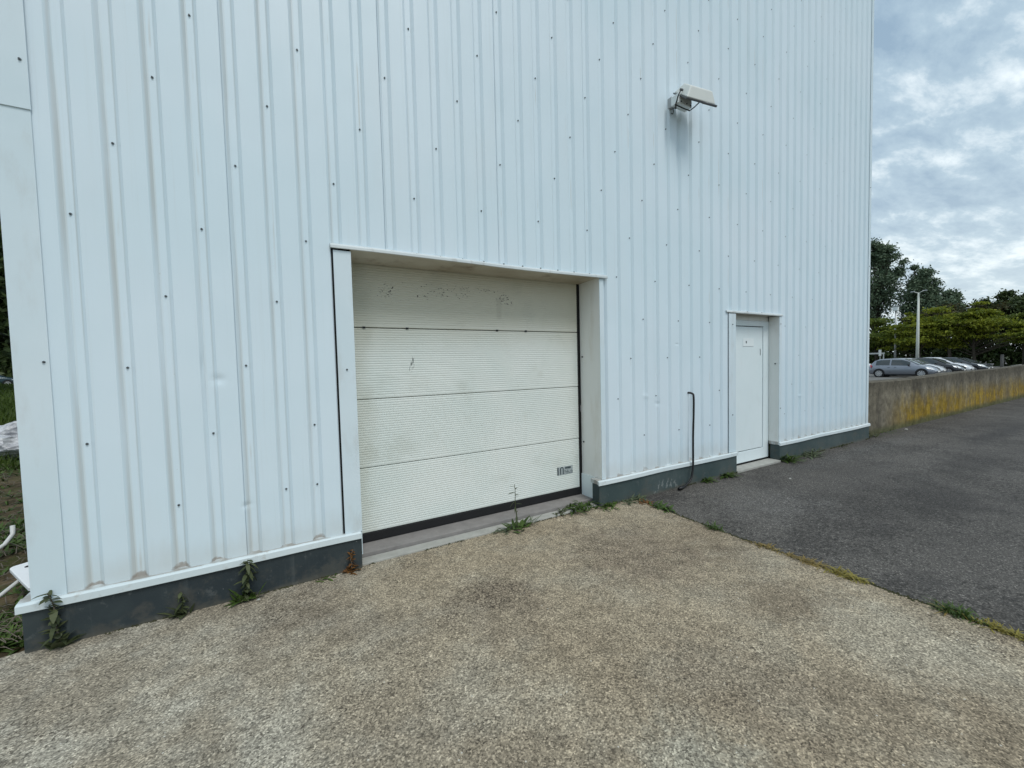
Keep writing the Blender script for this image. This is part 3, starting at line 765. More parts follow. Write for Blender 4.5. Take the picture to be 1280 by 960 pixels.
sc_pos += [(X0 + 6 * P + 0.004, VD, 0.70), (0.511, -0.010, 1.545), (5.40, -0.010, 2.02), (5.40, -0.010, 0.80), (6.61, -0.006, 2.06), (6.61, -0.006, 0.80),
           (-1.090, -0.016, 3.27), (-1.088, -0.009, 1.63), (9.62, -0.010, 4.62), (9.62, -0.010, 3.2)]
for i in range(12): sc_pos.append((0.676 + i * 0.2034, -0.006, 2.471))
for x in (5.75, 6.1): sc_pos.append((x, -0.006, 2.203))
def seen(p): return p[2] < 3.55 + 0.47 * (p[0] + 1.2)
cp = Vector((0, -3.3564, 1.55))
vis = sorted([p for p in sc_pos if seen(p)], key=lambda p: (Vector(p) - cp).length)
near, rest = vis[:96], vis[96:] + [p for p in sc_pos if not seen(p)]
s0 = bpy.data.objects.new('screw', SM); link(s0, bld); s0.location = near[0]
for p in near[1:]:
    c = s0.copy(); C.objects.link(c); c.parent = bld; c.location = p
    c.rotation_euler = (0, random.uniform(0, 1), 0)
bmr = MB()
for p in rest:
    bmr.add([(p[0] + v.co.x, p[1] + v.co.y, p[2] + v.co.z) for v in SM.vertices], [tuple(f.vertices) for f in SM.polygons])
o = bmr.build('screws', M['washer'], bld); o['kind'] = 'stuff'

# ================================================================== low concrete wall
mb = MB()
n = 60; x0, x1 = 9.695, 60.0
top = lambda x: 1.045 + 0.012 * math.sin(x * 0.9) + min(0.12, max(0, (x - 12) * 0.004))
sec = lambda x: [(0.10, -0.3), (0.10 + 0.02 * math.sin(x * 0.4), top(x) - 0.02), (0.12, top(x)), (0.33, top(x) + 0.004), (0.35, top(x) - 0.02), (0.35, -0.3)]
vs = []; fs = []
for i in range(n + 1):
    x = x0 + (x1 - x0) * (i / n) ** 1.5
    vs += [(x, y_, z_) for y_, z_ in sec(x)]
for i in range(n):
    for j in range(6):
        a = i * 6 + j; b = i * 6 + (j + 1) % 6
        fs.append((a, b, b + 6, a + 6))
fs += [tuple(range(5, -1, -1)), tuple(n * 6 + j for j in range(6))]
mb.add(vs, fs)
lw = mb.build('concrete_wall', M['lowwall'])
tag(lw, 'low weathered concrete wall streaked with ochre lichen beside the tarmac', 'wall')

# ================================================================== floodlight
fl = empty('floodlight', (4.30, 0, 4.55))
tag(fl, 'pale grey wall floodlight on a black bracket high on the white cladding', 'floodlight')
T = Matrix.Translation((0.065, -0.20, 0.005)) @ Matrix.Rotation(RAD(-11.6), 4, 'Z') @ Matrix.Rotation(RAD(2.4), 4, 'Y') @ Matrix.Rotation(RAD(40), 4, 'X') @ Matrix.Scale(0.74, 4)
def tf(v_): return tuple(T @ Vector(v_))
def hull(z0, a0, b0, z1, a1, b1, dx=0.0, dy=0.0):
    vs = [(-a0, -b0, z0), (a0, -b0, z0), (a0, b0, z0), (-a0, b0, z0), (-a1 + dx, -b1 + dy, z1), (a1 + dx, -b1 + dy, z1), (a1 + dx, b1 + dy, z1), (-a1 + dx, b1 + dy, z1)]
    return MB().add([tf(v_) for v_ in vs], [(0, 3, 2, 1), (4, 5, 6, 7), (0, 1, 5, 4), (1, 2, 6, 5), (2, 3, 7, 6), (3, 0, 4, 7)])
hull(0.0, 0.275, 0.19, 0.145, 0.205, 0.10, 0.0, 0.03).build('housing', M['lamp'], fl, bevel=0.012)
hull(-0.024, 0.281, 0.196, -0.002, 0.281, 0.196).build('rim', M['lampdark'], fl, bevel=0.005)
hull(-0.028, 0.25, 0.165, -0.025, 0.25, 0.165).build('lens', M['windscreen'], fl)
MB().tube([tf((0.02, -0.203, -0.014)), tf((0.285, -0.203, -0.014))], 0.013, 10).build('hinge_bar', M['lampdark'], fl, smooth=True)
MB().box(-0.165, 0.075, -0.155, -0.055, -0.075, 0.03).build('control_box', M['lampwhite'], fl, bevel=0.008)
MB().box(-0.135, -0.075, -0.045, 0.022, -0.06, 0.06).build('wall_plate', M['galv'], fl, bevel=0.008)
br = MB()
pl_ = tf((-0.295, 0.0, 0.06)); pr_ = tf((0.02, -0.12, -0.03))
br.tube([(-0.10, -0.04, -0.03), (-0.165, -0.12, -0.085), (-0.185, -0.17, -0.02), pl_], 0.0065, 8)
br.tube([(-0.10, -0.04, -0.03), (-0.165, -0.12, -0.085), (-0.06, -0.15, -0.115), (0.02, -0.165, -0.125), (0.07, -0.19, -0.085), pr_], 0.0065, 8)
br.tube([(-0.105, -0.04, -0.055), (-0.12, -0.09, -0.10), (-0.165, -0.12, -0.085)], 0.006, 8)
br.build('bracket', M['steelblack'], fl, smooth=True)
MB().tube([tf((-0.31, 0.0, 0.06)), tf((-0.265, 0.0, 0.06))], 0.013, 10).build('pivot_bolt', M['lampdark'], fl)
for bx_ in (-0.115, -0.02, 0.05): MB().tube([(bx_, -0.1555, -0.055), (bx_, -0.162, -0.055)], 0.007, 8).build('box_screw', M['steelblack'], fl)
MB().tube([(-0.11, -0.04, -0.06), (-0.115, -0.05, -0.11), (-0.10, -0.03, -0.125), (-0.09, 0.02, -0.08)], 0.005, 6).build('supply_cable', M['cable'], fl, smooth=True)

# ================================================================== black cable out of the wall
cb = empty('cable', (4.50, 0, 0))
tag(cb, 'thick black cable coming out of the white cladding and hanging to the tarmac', 'cable')
cpts = [(-0.03, 0.03, 1.145), (-0.005, -0.01, 1.150), (0.022, -0.035, 1.138), (0.024, -0.052, 1.10), (0.015, -0.058, 0.9), (0.002, -0.058, 0.6), (-0.010, -0.066, 0.33), (-0.030, -0.075, 0.20), (-0.085, -0.085, 0.085), (-0.20, -0.095, 0.035), (-0.27, -0.10, 0.022)]
sm = []
for i in range(len(cpts) - 1):
    p0 = Vector(cpts[max(0, i - 1)]); p1 = Vector(cpts[i]); p2 = Vector(cpts[i + 1]); p3 = Vector(cpts[min(len(cpts) - 1, i + 2)])
    for t in (0, 0.25, 0.5, 0.75):
        sm.append(0.5 * ((2 * p1) + (p2 - p0) * t + (2 * p0 - 5 * p1 + 4 * p2 - p3) * t * t + (-p0 + 3 * p1 - 3 * p2 + p3) * t ** 3))
sm.append(Vector(cpts[-1]))
MB().tube(sm, 0.0125, 10).build('sheath', M['cable'], cb, smooth=True)
MB().tube([(-0.245, -0.099, 0.026), (-0.275, -0.1, 0.022), (-0.33, -0.104, 0.020)], [0.018, 0.024, 0.018], 10).build('end_plug', M['cable'], cb, smooth=True)

# ================================================================== plants
def leaf(mb, base, d, up, L, w, curl=0.3, seg=3):
    d = Vector(d).normalized(); up = Vector(up); s = d.cross(up)
    if s.length < 1e-3: s = Vector((1, 0, 0))
    s.normalize(); n_ = s.cross(d); p = Vector(base); vs = []; fs = []
    for i in range(seg + 1):
        t = i / seg; ww = w * math.sin(math.pi * min(0.97, 0.12 + 0.86 * t)) * 0.5
        c_ = p + d * (L * t) - n_ * (curl * L * t * t)
        vs += [c_ - s * ww, c_ + s * ww]
    for i in range(seg): fs.append((2 * i, 2 * i + 1, 2 * i + 3, 2 * i + 2))
    mb.add(vs, fs)
def plant(name, label, cat, loc, mat, n, L, w, spread=0.03, lift=(0.2, 0.9), seed=0, group=None, stem=None, sy=None):
    r = random.Random(seed)
    mb = MB()
    sy = spread * 0.5 if sy is None else sy
    for i in range(n):
        a = r.uniform(0, 2 * math.pi); el = r.uniform(*lift)
        d = (math.cos(a) * math.cos(el), math.sin(a) * math.cos(el), math.sin(el))
        b = (max(-2 * spread, min(2 * spread, r.gauss(0, spread))), max(-2 * sy, min(2 * sy, r.gauss(0, sy))), r.uniform(0, 0.01))
        leaf(mb, b, d, (0, 0, 1), L * r.uniform(0.5, 1.1), w * r.uniform(0.6, 1.2), r.uniform(0.1, 0.6))
    if stem is None:
        o = mb.build(name, mat, loc=loc, fix=False)
        return tag(o, label, cat, group)
    o = empty(name, loc); tag(o, label, cat, group)
    mb.build('leaves', mat, o, fix=False)
    H, lean, nl, sl, sw, smat, lmat = stem
    pts = [(lean[0] * t * t + 0.006 * math.sin(9 * t + seed), lean[1] * t * t, H * t) for t in [i / 8 for i in range(9)]]
    MB().tube(pts, [0.0058 * (1 - 0.6 * i / 8) for i in range(9)], 6).build('stem', smat, o)
    lm = MB()
    for i in range(nl):
        t = (i + 0.8) / (nl + 0.5); k = min(7, int(t * 8)); p_ = Vector(pts[k]).lerp(Vector(pts[k + 1]), t * 8 - k)
        a = i * 2.4 + seed + r.gauss(0, 0.6); el = r.uniform(-0.7, 0.9)
        leaf(lm, p_, (math.cos(a) * math.cos(el), math.sin(a) * math.cos(el), math.sin(el)), (0, 0, 1), sl * r.uniform(0.35, 1.25), sw * r.uniform(0.5, 1.25), r.uniform(0.1, 0.7))
    lm.build('stem_leaves', lmat, o, fix=False)
    return o
GP = 'weeds growing along the foot of the building'
GJ = 'tufts in the joint between concrete and tarmac'
plant('weed', 'bushy dark weed climbing the plinth at the left corner of the building', 'weed', (-1.10, -0.045, 0.0), M['weed_dark'], 18, 0.10, 0.035, 0.020, (0.5, 1.4), 1, GP,
      (0.33, (-0.03, 0.0), 60, 0.060, 0.032, M['twig'], M['weed_dark']))
plant('weed', 'short thin dark weed on the left plinth, next to the tall one', 'weed', (-0.54, -0.045, 0.0), M['weed_dark'], 16, 0.10, 0.024, 0.02, (0.4, 1.3), 2, GP,
      (0.16, (0.0, 0.0), 20, 0.06, 0.022, M['weed_dark'], M['weed_dark']))
plant('weed', 'tall leafy green weed against the left plinth, tip over the white ledge', 'weed', (-0.20, -0.060, 0.0), M['weed'], 30, 0.115, 0.026, 0.03, (0.2, 1.3), 3, GP,
      (0.28, (0.025, -0.005), 44, 0.075, 0.026, M['weed_dark'], M['weed_dark']))
plant('weed', 'tiny green seedling tuft flat at the foot of the left plinth', 'weed', (0.30, -0.05, 0.0), M['weed'], 10, 0.065, 0.018, 0.04, (0.1, 0.6), 4, GP)
plant('weed', 'withered brown weed at the plinth corner left of the garage door', 'dead weed', (0.475, -0.04, 0.0), M['rustleaf'], 20, 0.07, 0.026, 0.025, (0.2, 1.0), 5, GP,
      (0.17, (0.01, 0.0), 26, 0.05, 0.026, M['twig'], M['rustleaf']))
plant('weed', 'tall thin single stem weed in front of the garage threshold', 'weed', (1.955, -0.03, 0.0), M['weed'], 34, 0.13, 0.034, 0.05, (0.05, 0.9), 6, GP,
      (0.43, (-0.02, 0.0), 15, 0.070, 0.019, M['weed_dark'], M['weed_dark']))
plant('weed', 'pale straggly weed spreading left of the tall single stem', 'weed', (1.80, -0.01, 0.0), M['weed_pale'], 22, 0.12, 0.014, 0.05, (0.1, 0.8), 7, GP)
plant('weed', 'wispy grey green weed just right of the tall single stem', 'weed', (2.12, 0.0, 0.0), M['weed_pale'], 16, 0.14, 0.010, 0.03, (0.2, 1.0), 8, GP)
plant('weed', 'low dark tuft on the garage threshold edge', 'weed', (2.52, 0.035, 0.018), M['weed_dark'], 18, 0.09, 0.018, 0.04, (0.1, 0.9), 9, GP)
plant('weed', 'wide bright green weed clump at the right end of the garage threshold', 'weed', (2.80, 0.03, 0.018), M['weed'], 80, 0.14, 0.022, 0.085, (0.1, 0.9), 10, GP)
plant('weed', 'green weed touching the plinth corner right of the garage door', 'weed', (3.06, -0.06, 0.0), M['weed'], 44, 0.11, 0.022, 0.06, (0.1, 0.8), 11, GP)
plant('weed', 'grey green weed where the joint meets the plinth', 'weed', (3.44, -0.07, 0.0), M['weed_pale'], 60, 0.11, 0.022, 0.08, (0.1, 0.8), 12, GJ)
plant('weed', 'leafy dark green weed at the building end of the joint', 'weed', (3.50, -0.42, 0.0), M['weed'], 46, 0.10, 0.028, 0.035, (0.1, 1.0), 13, GJ, sy=0.06)
plant('weed', 'small reddish dead weed between two green ones in the joint', 'dead weed', (3.50, -0.22, 0.0), M['rustleaf'], 40, 0.06, 0.016, 0.025, (0.1, 0.7), 14, GJ, sy=0.05)
plant('grass_tuft', 'small olive grass tuft alone in the joint', 'grass tuft', (3.465, -1.03, 0.0), M['weed'], 60, 0.075, 0.012, 0.022, (0.2, 1.1), 15, GJ, sy=0.045)
plant('grass_tuft', 'brown and green mossy tuft before the straw coloured grass', 'grass tuft', (3.46, -1.50, 0.0), M['straw'], 90, 0.055, 0.010, 0.02, (0.1, 0.9), 16, GJ, sy=0.065)
plant('grass_tuft', 'straw coloured flattened grass strip in the joint', 'grass tuft', (3.462, -1.82, 0.0), M['straw'], 170, 0.075, 0.008, 0.018, (0.0, 0.6), 17, GJ, sy=0.07)
plant('grass_tuft', 'bright yellow green grass tuft in the joint', 'grass tuft', (3.455, -2.06, 0.0), M['yellowgrass'], 200, 0.07, 0.009, 0.022, (0.0, 0.8), 18, GJ, sy=0.06)
plant('grass_tuft', 'green grass tuft with dry stalks in the joint, near right edge', 'grass tuft', (3.475, -2.59, 0.0), M['weed'], 170, 0.075, 0.008, 0.025, (0.1, 1.1), 19, GJ, sy=0.05)
plant('grass_tuft', 'mossy yellow green strip nearest the camera in the joint', 'grass tuft', (3.462, -2.77, 0.0), M['yellowgrass'], 220, 0.05, 0.008, 0.018, (0.05, 1.0), 20, GJ, sy=0.06)
plant('dry_stalk', 'bent dry straw lying across the joint by the rightmost green tuft', 'stalk', (3.43, -2.56, 0.012), M['straw'], 7, 0.16, 0.006, 0.02, (0.0, 0.35), 21)
plant('weed', 'small bright weed by the plinth right of the black cable', 'weed', (4.78, -0.045, 0.0), M['weed'], 34, 0.13, 0.026, 0.025, (0.2, 1.1), 22, GP)
plant('weed', 'low broad weed by the plinth just left of the side door', 'weed', (5.22, -0.05, 0.0), M['weed'], 50, 0.14, 0.028, 0.05, (0.1, 0.8), 23, GP)
plant('weed', 'spreading bright weed at the plinth corner right of the side door', 'weed', (6.72, -0.06, 0.0), M['weed'], 80, 0.22, 0.022, 0.08, (0.1, 0.9), 24, GP)
plant('weed', 'pale mixed weed along the plinth beyond the side door', 'weed', (7.35, -0.06, 0.0), M['weed_pale'], 110, 0.18, 0.022, 0.15, (0.1, 0.9), 25, GP)
plant('weed', 'small far weed at the plinth near the right end of the building', 'weed', (8.5, -0.05, 0.0), M['weed_dark'], 24, 0.10, 0.014, 0.10, (0.1, 0.8), 26, GP)
plant('weed', 'dark weed in the corner between building and concrete wall', 'weed', (9.95, 0.05, 0.0), M['weed_dark'], 40, 0.16, 0.02, 0.10, (0.1, 1.0), 27, GP)
plant('weed', 'low grass along the near foot of the concrete wall', 'weed', (10.75, 0.06, 0.0), M['weed'], 60, 0.10, 0.012, 0.22, (0.1, 0.9), 28, GP)

# moss and crumbs that fill the joint (stuff)
mb = MB(); r = random.Random(9)
for (y0, y1, x_) in ((-14, 0.0, 3.458),):
    y_ = -8.0
    while y_ < 0.0:
        for q in range(2):
            s_ = r.uniform(0.004, 0.014); px = x_ + r.gauss(0, 0.010) + (0.05 * max(0, 1 + y_ / 1.2) if y_ > -1.2 else 0); 
            mb.add([(px - s_, y_, 0.0), (px, y_ - s_, 0.0), (px + s_, y_, 0.0), (px, y_ + s_, 0.0), (px, y_, s_ * 0.9 + 0.003)], [(0, 1, 4), (1, 2, 4), (2, 3, 4), (3, 0, 4)])
        y_ += 0.012
tag(mb.build('joint_moss', M['moss'], fix=False), 'dark moss and grit filling the joint between concrete and tarmac', 'moss', kind='stuff')
# moss line along the plinth foot (stuff)
mb = MB()
for (xa, xb) in ((-1.24, 0.56), (3.05, 5.47), (6.6, 9.68), (0.6, 3.0)):
    x_ = xa
    while x_ < xb:
        if math.sin(x_ * 6) + math.sin(x_ * 2.3 + 1) > -0.2:
            s_ = r.uniform(0.004, 0.013); py = -0.024 + r.gauss(0, 0.007)
            if 0.56 < x_ < 3.0: py = 0.004 + r.gauss(0, 0.006)
            mb.add([(x_ - s_, py, 0.0), (x_, py - s_, 0.0), (x_ + s_, py, 0.0), (x_, py + s_, 0.0), (x_, py, s_ + 0.004)], [(0, 1, 4), (1, 2, 4), (2, 3, 4), (3, 0, 4)])
        x_ += 0.010
tag(mb.build('plinth_moss', M['moss'], fix=False), 'dark moss crumbs along the foot of the grey plinth', 'moss', kind='stuff')
# litter scraps
for i, (x_, y_, s_, lb) in enumerate([(5.70, -0.59, 0.024, 'pale paper scrap on the tarmac before the side door'), (11.4, -0.05, 0.05, 'pale scrap on the tarmac by the concrete wall'),
                                 (-0.13, -0.10, 0.014, 'tiny pale pebble by the tall leafy weed at the left plinth')]):
    m_ = MB(); rr = random.Random(i)
    ring = [(math.cos(a) * s_ * rr.uniform(0.6, 1.0), math.sin(a) * s_ * rr.uniform(0.4, 0.7)) for a in [k_ * math.pi / 4 for k_ in range(8)]]
    m_.add([(a, b, 0.0) for a, b in ring] + [(a * 0.6, b * 0.6, s_ * 0.35 + 0.004 * rr.random()) for a, b in ring], [tuple(range(7, -1, -1)), tuple(range(8, 16))] + [(k_, (k_ + 1) % 8, 8 + (k_ + 1) % 8, 8 + k_) for k_ in range(8)])
    tag(m_.build('litter_scrap' if i < 2 else 'pebble', M['sill2'], loc=(x_, y_, 0.004)), lb, 'litter' if i < 2 else 'pebble')

# ---- left yard: grass, twigs, plastic bag, white table
mb = MB(); r = random.Random(21)
for i in range(30000):
    t = r.random(); y_ = 7.0 + 50 * t ** 1.6
    xc_ = -(y_ + 3.36) * r.uniform(0.30, 0.52)
    dens = 1 if y_ > 11 else max(0.12, (y_ - 7.5) / 3.5)
    if r.random() > dens: continue
    h_ = r.uniform(0.08, 0.28) * (1 + 0.02 * y_); a = r.uniform(0, 6.28); w_ = 0.008 + 0.0012 * y_
    z_ = soil_z(xc_, y_) - 0.01
    mb.add([(xc_ - w_ * math.cos(a), y_ - w_ * math.sin(a), z_), (xc_ + w_ * math.cos(a), y_ + w_ * math.sin(a), z_), (xc_ + r.gauss(0, 0.4) * h_, y_ + r.gauss(0, 0.4) * h_, z_ + h_)], [(0, 1, 2)])
tag(mb.build('meadow_grass', M['grass'], fix=False), 'green rough grass on the bank beyond the bare soil', 'grass', kind='stuff')
mb = MB()
for i in range(1500):
    y_ = 0.15 + 7.5 * r.random() ** 1.5; x_ = -1.30 - r.random() * (0.6 + y_ * 0.55); z_ = soil_z(x_, y_) + r.uniform(0, 0.05)
    a = r.uniform(0, 6.28); L_ = r.uniform(0.04, 0.17); el = r.gauss(0.1, 0.25)
    p0 = Vector((x_, y_, z_)); p1 = p0 + Vector((math.cos(a) * L_, math.sin(a) * L_, el * L_)); pm = (p0 + p1) / 2 + Vector((0, 0, r.uniform(0, 0.03)))
    if max(p1.x, pm.x) > -1.27: continue
    mb.tube([p0, pm, p1], [0.0032, 0.0028, 0.0015], 4, cap=False)
tag(mb.build('dead_twigs', M['twig'], fix=False), 'dead twigs and dry stems littering the bare soil left of the building', 'twigs', kind='stuff')
mb = MB()
for i in range(2600):
    y_ = 0.15 + 8.5 * r.random() ** 1.2; x_ = -1.32 - r.random() * (0.6 + y_ * 0.55)
    if math.sin(x_ * 5 + 1) + math.sin(y_ * 3) < 0.1 and r.random() < 0.75: continue
    z_ = soil_z(x_, y_)
    for q in range(7):
        a = r.uniform(0, 6.28); el = r.uniform(0.2, 1.2)
        leaf(mb, (x_, y_, z_), (math.cos(a) * math.cos(el), math.sin(a) * math.cos(el), math.sin(el)), (0, 0, 1), r.uniform(0.04, 0.11), r.uniform(0.012, 0.03), 0.3, 2)
mb.v = [(min(x_, -1.268), y_, z_) for x_, y_, z_ in mb.v]
tag(mb.build('ground_weeds', M['weed'], fix=False), 'low green weeds scattered over the bare soil left of the building', 'weeds', kind='stuff')

# crumpled clear plastic bag
bm = bmesh.new(); bmesh.ops.create_icosphere(bm, subdivisions=5, radius=1.0)
rs = np.random.default_rng(4); dirs = rs.normal(size=(46, 3)); dirs /= np.linalg.norm(dirs, axis=1)[:, None]; amp = rs.uniform(-0.26, 0.30, 46)
for v_ in bm.verts:
    nrm = np.array(v_.co.normalized()); d_ = dirs @ nrm
    kk = 1.0 + float(np.sum(amp * np.clip(1 - np.abs(d_ - 0.86) * 7, 0, 1))) + 0.10 * abs(math.sin(7 * nrm[0] + 5 * nrm[2])) * abs(math.sin(9 * nrm[1] + 3 * nrm[0]))
    v_.co = Vector((nrm[0] * 0.75 * kk, nrm[1] * 0.55 * kk, max(-0.04, nrm[2] * 0.48 * kk + 0.06)))
me = bpy.data.meshes.new('plastic_bag'); bm.to_mesh(me); bm.free(); me.materials.append(M['bag'])
bag = bpy.data.objects.new('plastic_bag', me); link(bag); bag.location = (-4.80, 8.9, -0.03)
tag(bag, 'crumpled clear plastic bag on the soil left of the building', 'plastic bag')

# broken white plastic chair lying behind the corner, and a bent tube
ch = empty('broken_chair', (-1.60, 0.85, 0.0))
tag(ch, 'broken white plastic chair lying on the soil behind the building corner', 'chair')
A_ = Vector((-0.085, 0.18, 0.165)); E1 = Vector((0.23, -0.38, -0.045)).normalized(); E2 = Vector((0.85, 0.52, 0.02)).normalized(); N3 = E1.cross(E2).normalized()
def rrect(a, b, rad, n_=5):
    out = []
    for cx, cy, s_ in ((a - rad, b - rad, 0), (rad, b - rad, 1), (rad, rad, 2), (a - rad, rad, 3)):
        for i in range(n_ + 1):
            an = math.pi / 2 * (s_ + i / n_); out.append((cx + rad * math.cos(an), cy + rad * math.sin(an)))
    return out
def onb(a, b, c): return tuple(A_ + E1 * a + E2 * b + N3 * c)
ring = rrect(0.46, 0.20, 0.035); n_ = len(ring)
m_ = MB(); m_.add([onb(a, b, -0.014) for a, b in ring] + [onb(a, b, 0.014) for a, b in ring],
                  [tuple(range(n_ - 1, -1, -1)), tuple(range(n_, 2 * n_))] + [(k_, (k_ + 1) % n_, n_ + (k_ + 1) % n_, n_ + k_) for k_ in range(n_)])
m_.build('seat', M['plasticwhite'], ch, bevel=0.005)
for q in (0.06,):
    m_ = MB(); m_.add([onb(a * 0.03 + 0.07, b * 0.045 + q, 0.0155) for a, b in rrect(1, 1, 0.4, 3)] + [onb(a * 0.03 + 0.07, b * 0.045 + q, -0.0155) for a, b in rrect(1, 1, 0.4, 3)], [tuple(range(16)), tuple(range(31, 15, -1))] + [(k_, (k_ + 1) % 16, 16 + (k_ + 1) % 16, 16 + k_) for k_ in range(16)])
    m_.build('slot', M['dark'], ch)
MB().tube([tuple(A_ + E1 * 0.20 + E2 * 0.01 - N3 * 0.02), (-0.055, -0.06, 0.06), (-0.20, -0.23, 0.02)], 0.013, 8).build('leg', M['tubewhite'], ch, smooth=True)
bt = MB().tube([(-0.20, -0.25, 0.0), (-0.02, -0.10, 0.08), (0.06, 0.05, 0.14), (0.085, 0.12, 0.20), (0.08, 0.14, 0.27)], 0.016, 8).build('bent_tube', M['tubewhite'], smooth=True, loc=(-2.05, 1.75, 0.0))
tag(bt, 'bent pale plastic tube sticking up from the soil left of the broken chair', 'tube')

# ================================================================== trees
def tree(name, label, cat, loc, trunk_h, trunk_r, blobs, n_leaf, size, mat, seed=0, group=None, clump=26, flat=0.65, droop=0.0):
    """blobs: (cx,cy,cz,rx,ry,rz) crown masses relative to the base"""
    rg = np.random.default_rng(seed)
    root = empty(name, loc); tag(root, label, cat, group)
    tmb = MB()
    tz = max(b[2] for b in blobs)
    topz = min(trunk_h + 2, tz)
    tmb.tube([(0, 0, -0.1), (0.05 * topz * 0.2, 0, topz * 0.3), (-0.02 * topz * 0.3, 0.02 * topz, topz * 0.65), (0, 0, topz)], [trunk_r * 1.25, trunk_r, trunk_r * 0.7, trunk_r * 0.35], 8)
    P_ = []; 
    vol = np.array([b[3] * b[4] * b[5] for b in blobs]) ** 0.72; vol /= vol.sum()
    for b, w_ in zip(blobs, vol):
        nc = max(6, int(clump * len(blobs) * w_ * 1.0))
        cdir = rg.normal(size=(nc, 3)); cdir /= np.linalg.norm(cdir, axis=1)[:, None]
        rad = rg.uniform(0.35, 1.0, nc) ** 0.55
        cc = cdir * rad[:, None] * np.array(b[3:6]) + np.array(b[0:3])
        for i, c_ in enumerate(cc):
            m_ = int(n_leaf * w_ / nc * rg.uniform(0.35, 1.7))
            sp = np.array(b[3:6]) * rg.uniform(0.12, 0.30) * np.array([1.15, 1.15, flat])
            q = rg.normal(size=(m_, 3)) * sp + c_
            q[:, 2] -= droop * np.abs(rg.normal(size=m_)) * sp[2]
            P_.append(q)
            if i % max(1, nc // 5) == 0:
                s_ = (0, 0, max(trunk_h * 0.55, min(topz * 0.9, c_[2] * 0.55))); mid = (c_[0] * 0.5, c_[1] * 0.5, (s_[2] + c_[2]) / 2 + 0.15)
                tmb.tube([s_, mid, tuple(c_)], [trunk_r * 0.38, trunk_r * 0.22, trunk_r * 0.07], 5)
    tmb.build('trunk', M['bark'], root, smooth=True)
    P_ = np.concatenate(P_); n_ = len(P_)
    P_[:, 2] = np.maximum(P_[:, 2], 0.25)
    a = rg.normal(size=(n_, 3)); a /= np.linalg.norm(a, axis=1)[:, None]
    b_ = rg.normal(size=(n_, 3)); b_ = np.cross(a, b_); b_ /= np.linalg.norm(b_, axis=1)[:, None]
    s_ = size * rg.uniform(0.55, 1.3, n_)[:, None]
    V_ = np.empty((n_, 4, 3)); V_[:, 0] = P_ - a * s_; V_[:, 1] = P_ - b_ * s_ * 0.5; V_[:, 2] = P_ + a * s_; V_[:, 3] = P_ + b_ * s_ * 0.5
    me = bpy.data.meshes.new('crown')
    me.vertices.add(n_ * 4); me.vertices.foreach_set('co', V_.reshape(-1))
    me.loops.add(n_ * 4); me.loops.foreach_set('vertex_index', np.arange(n_ * 4, dtype=np.int32))
    me.polygons.add(n_); me.polygons.foreach_set('loop_start', np.arange(0, n_ * 4, 4, dtype=np.int32)); me.polygons.foreach_set('loop_total', np.full(n_, 4, dtype=np.int32))
    me.update(calc_edges=True); me.validate(); me.materials.append(mat)
    link(bpy.data.objects.new('crown', me), root)
    return root
GT = 'trees behind the car park'
tree('poplar_tree', 'tallest dark grey green tree behind the car park, beside the building edge', 'tree', (101, 30.5, -0.4), 10, 0.55,
     [(0, 1.0, 16, 3.4, 3.2, 6.6), (0.8, -1.9, 18.2, 2.0, 2.0, 3.2), (-0.2, 1.2, 20.8, 2.6, 2.4, 2.8), (0.5, -0.8, 20.6, 2.0, 1.8, 2.4), (-1, 2.8, 11, 3.4, 3, 4.0)], 26000, 0.24, M['leaf_dark'], 1, GT, 20)
tree('poplar_tree', 'second tallest dark tree, to the right of the tallest one', 'tree', (101, 24.3, -0.4), 8, 0.45,
     [(0, 0.2, 11.0, 2.5, 2.2, 4.2), (0.2, 0.3, 15.6, 2.0, 1.7, 2.3), (1.0, -1.7, 10.2, 1.8, 1.5, 3.0), (0.8, -1.3, 13.8, 1.6, 1.2, 1.5)], 18000, 0.22, M['leaf_dark'], 2, GT, 20)
tree('poplar_tree', 'smallest dark pointed tree, at the right foot of the second tallest', 'tree', (113, 23.6, -0.4), 6, 0.35,
     [(0, 0, 10.2, 2.0, 1.9, 3.4), (0.2, -0.2, 13.2, 1.2, 1.0, 1.4)], 9000, 0.24, M['leaf_dark'], 3, GT, 24)
tree('maple_tree', 'shaded green tree at the left end of the car park trees', 'tree', (65.5, 18.6, -0.3), 2.4, 0.16,
     [(0, 0, 4.7, 2.6, 2.4, 2.1), (0.6, -1.6, 4.3, 1.8, 1.6, 1.5)], 14000, 0.16, M['leaf_olive'], 4, GT, 15, flat=0.30, droop=0.5)
tree('maple_tree', 'light green spreading tree directly behind the tall lamp post', 'tree', (63.0, 13.9, -0.3), 2.2, 0.15,
     [(0, 0, 4.4, 2.3, 2.2, 1.8), (0.4, 1.9, 3.4, 1.4, 1.5, 1.1), (0.3, -1.4, 5.3, 1.8, 1.4, 1.5), (0.2, 0.9, 6.1, 0.9, 0.8, 0.9)], 15000, 0.15, M['leaf_green'], 5, GT, 15, flat=0.30, droop=0.5)
tree('maple_tree', 'widest light green tree in the middle of the car park trees', 'tree', (64.8, 10.1, -0.3), 2.2, 0.15,
     [(0, 0.4, 5.0, 2.3, 2.1, 1.6), (0.4, 2.0, 3.9, 1.7, 1.5, 1.4), (0.5, -1.6, 4.3, 1.9, 1.6, 1.3), (0.3, -3.0, 3.5, 1.5, 1.2, 0.8), (0, -0.5, 6.5, 1.1, 0.9, 0.8)], 17000, 0.15, M['leaf_green'], 6, GT, 15, flat=0.30, droop=0.5)
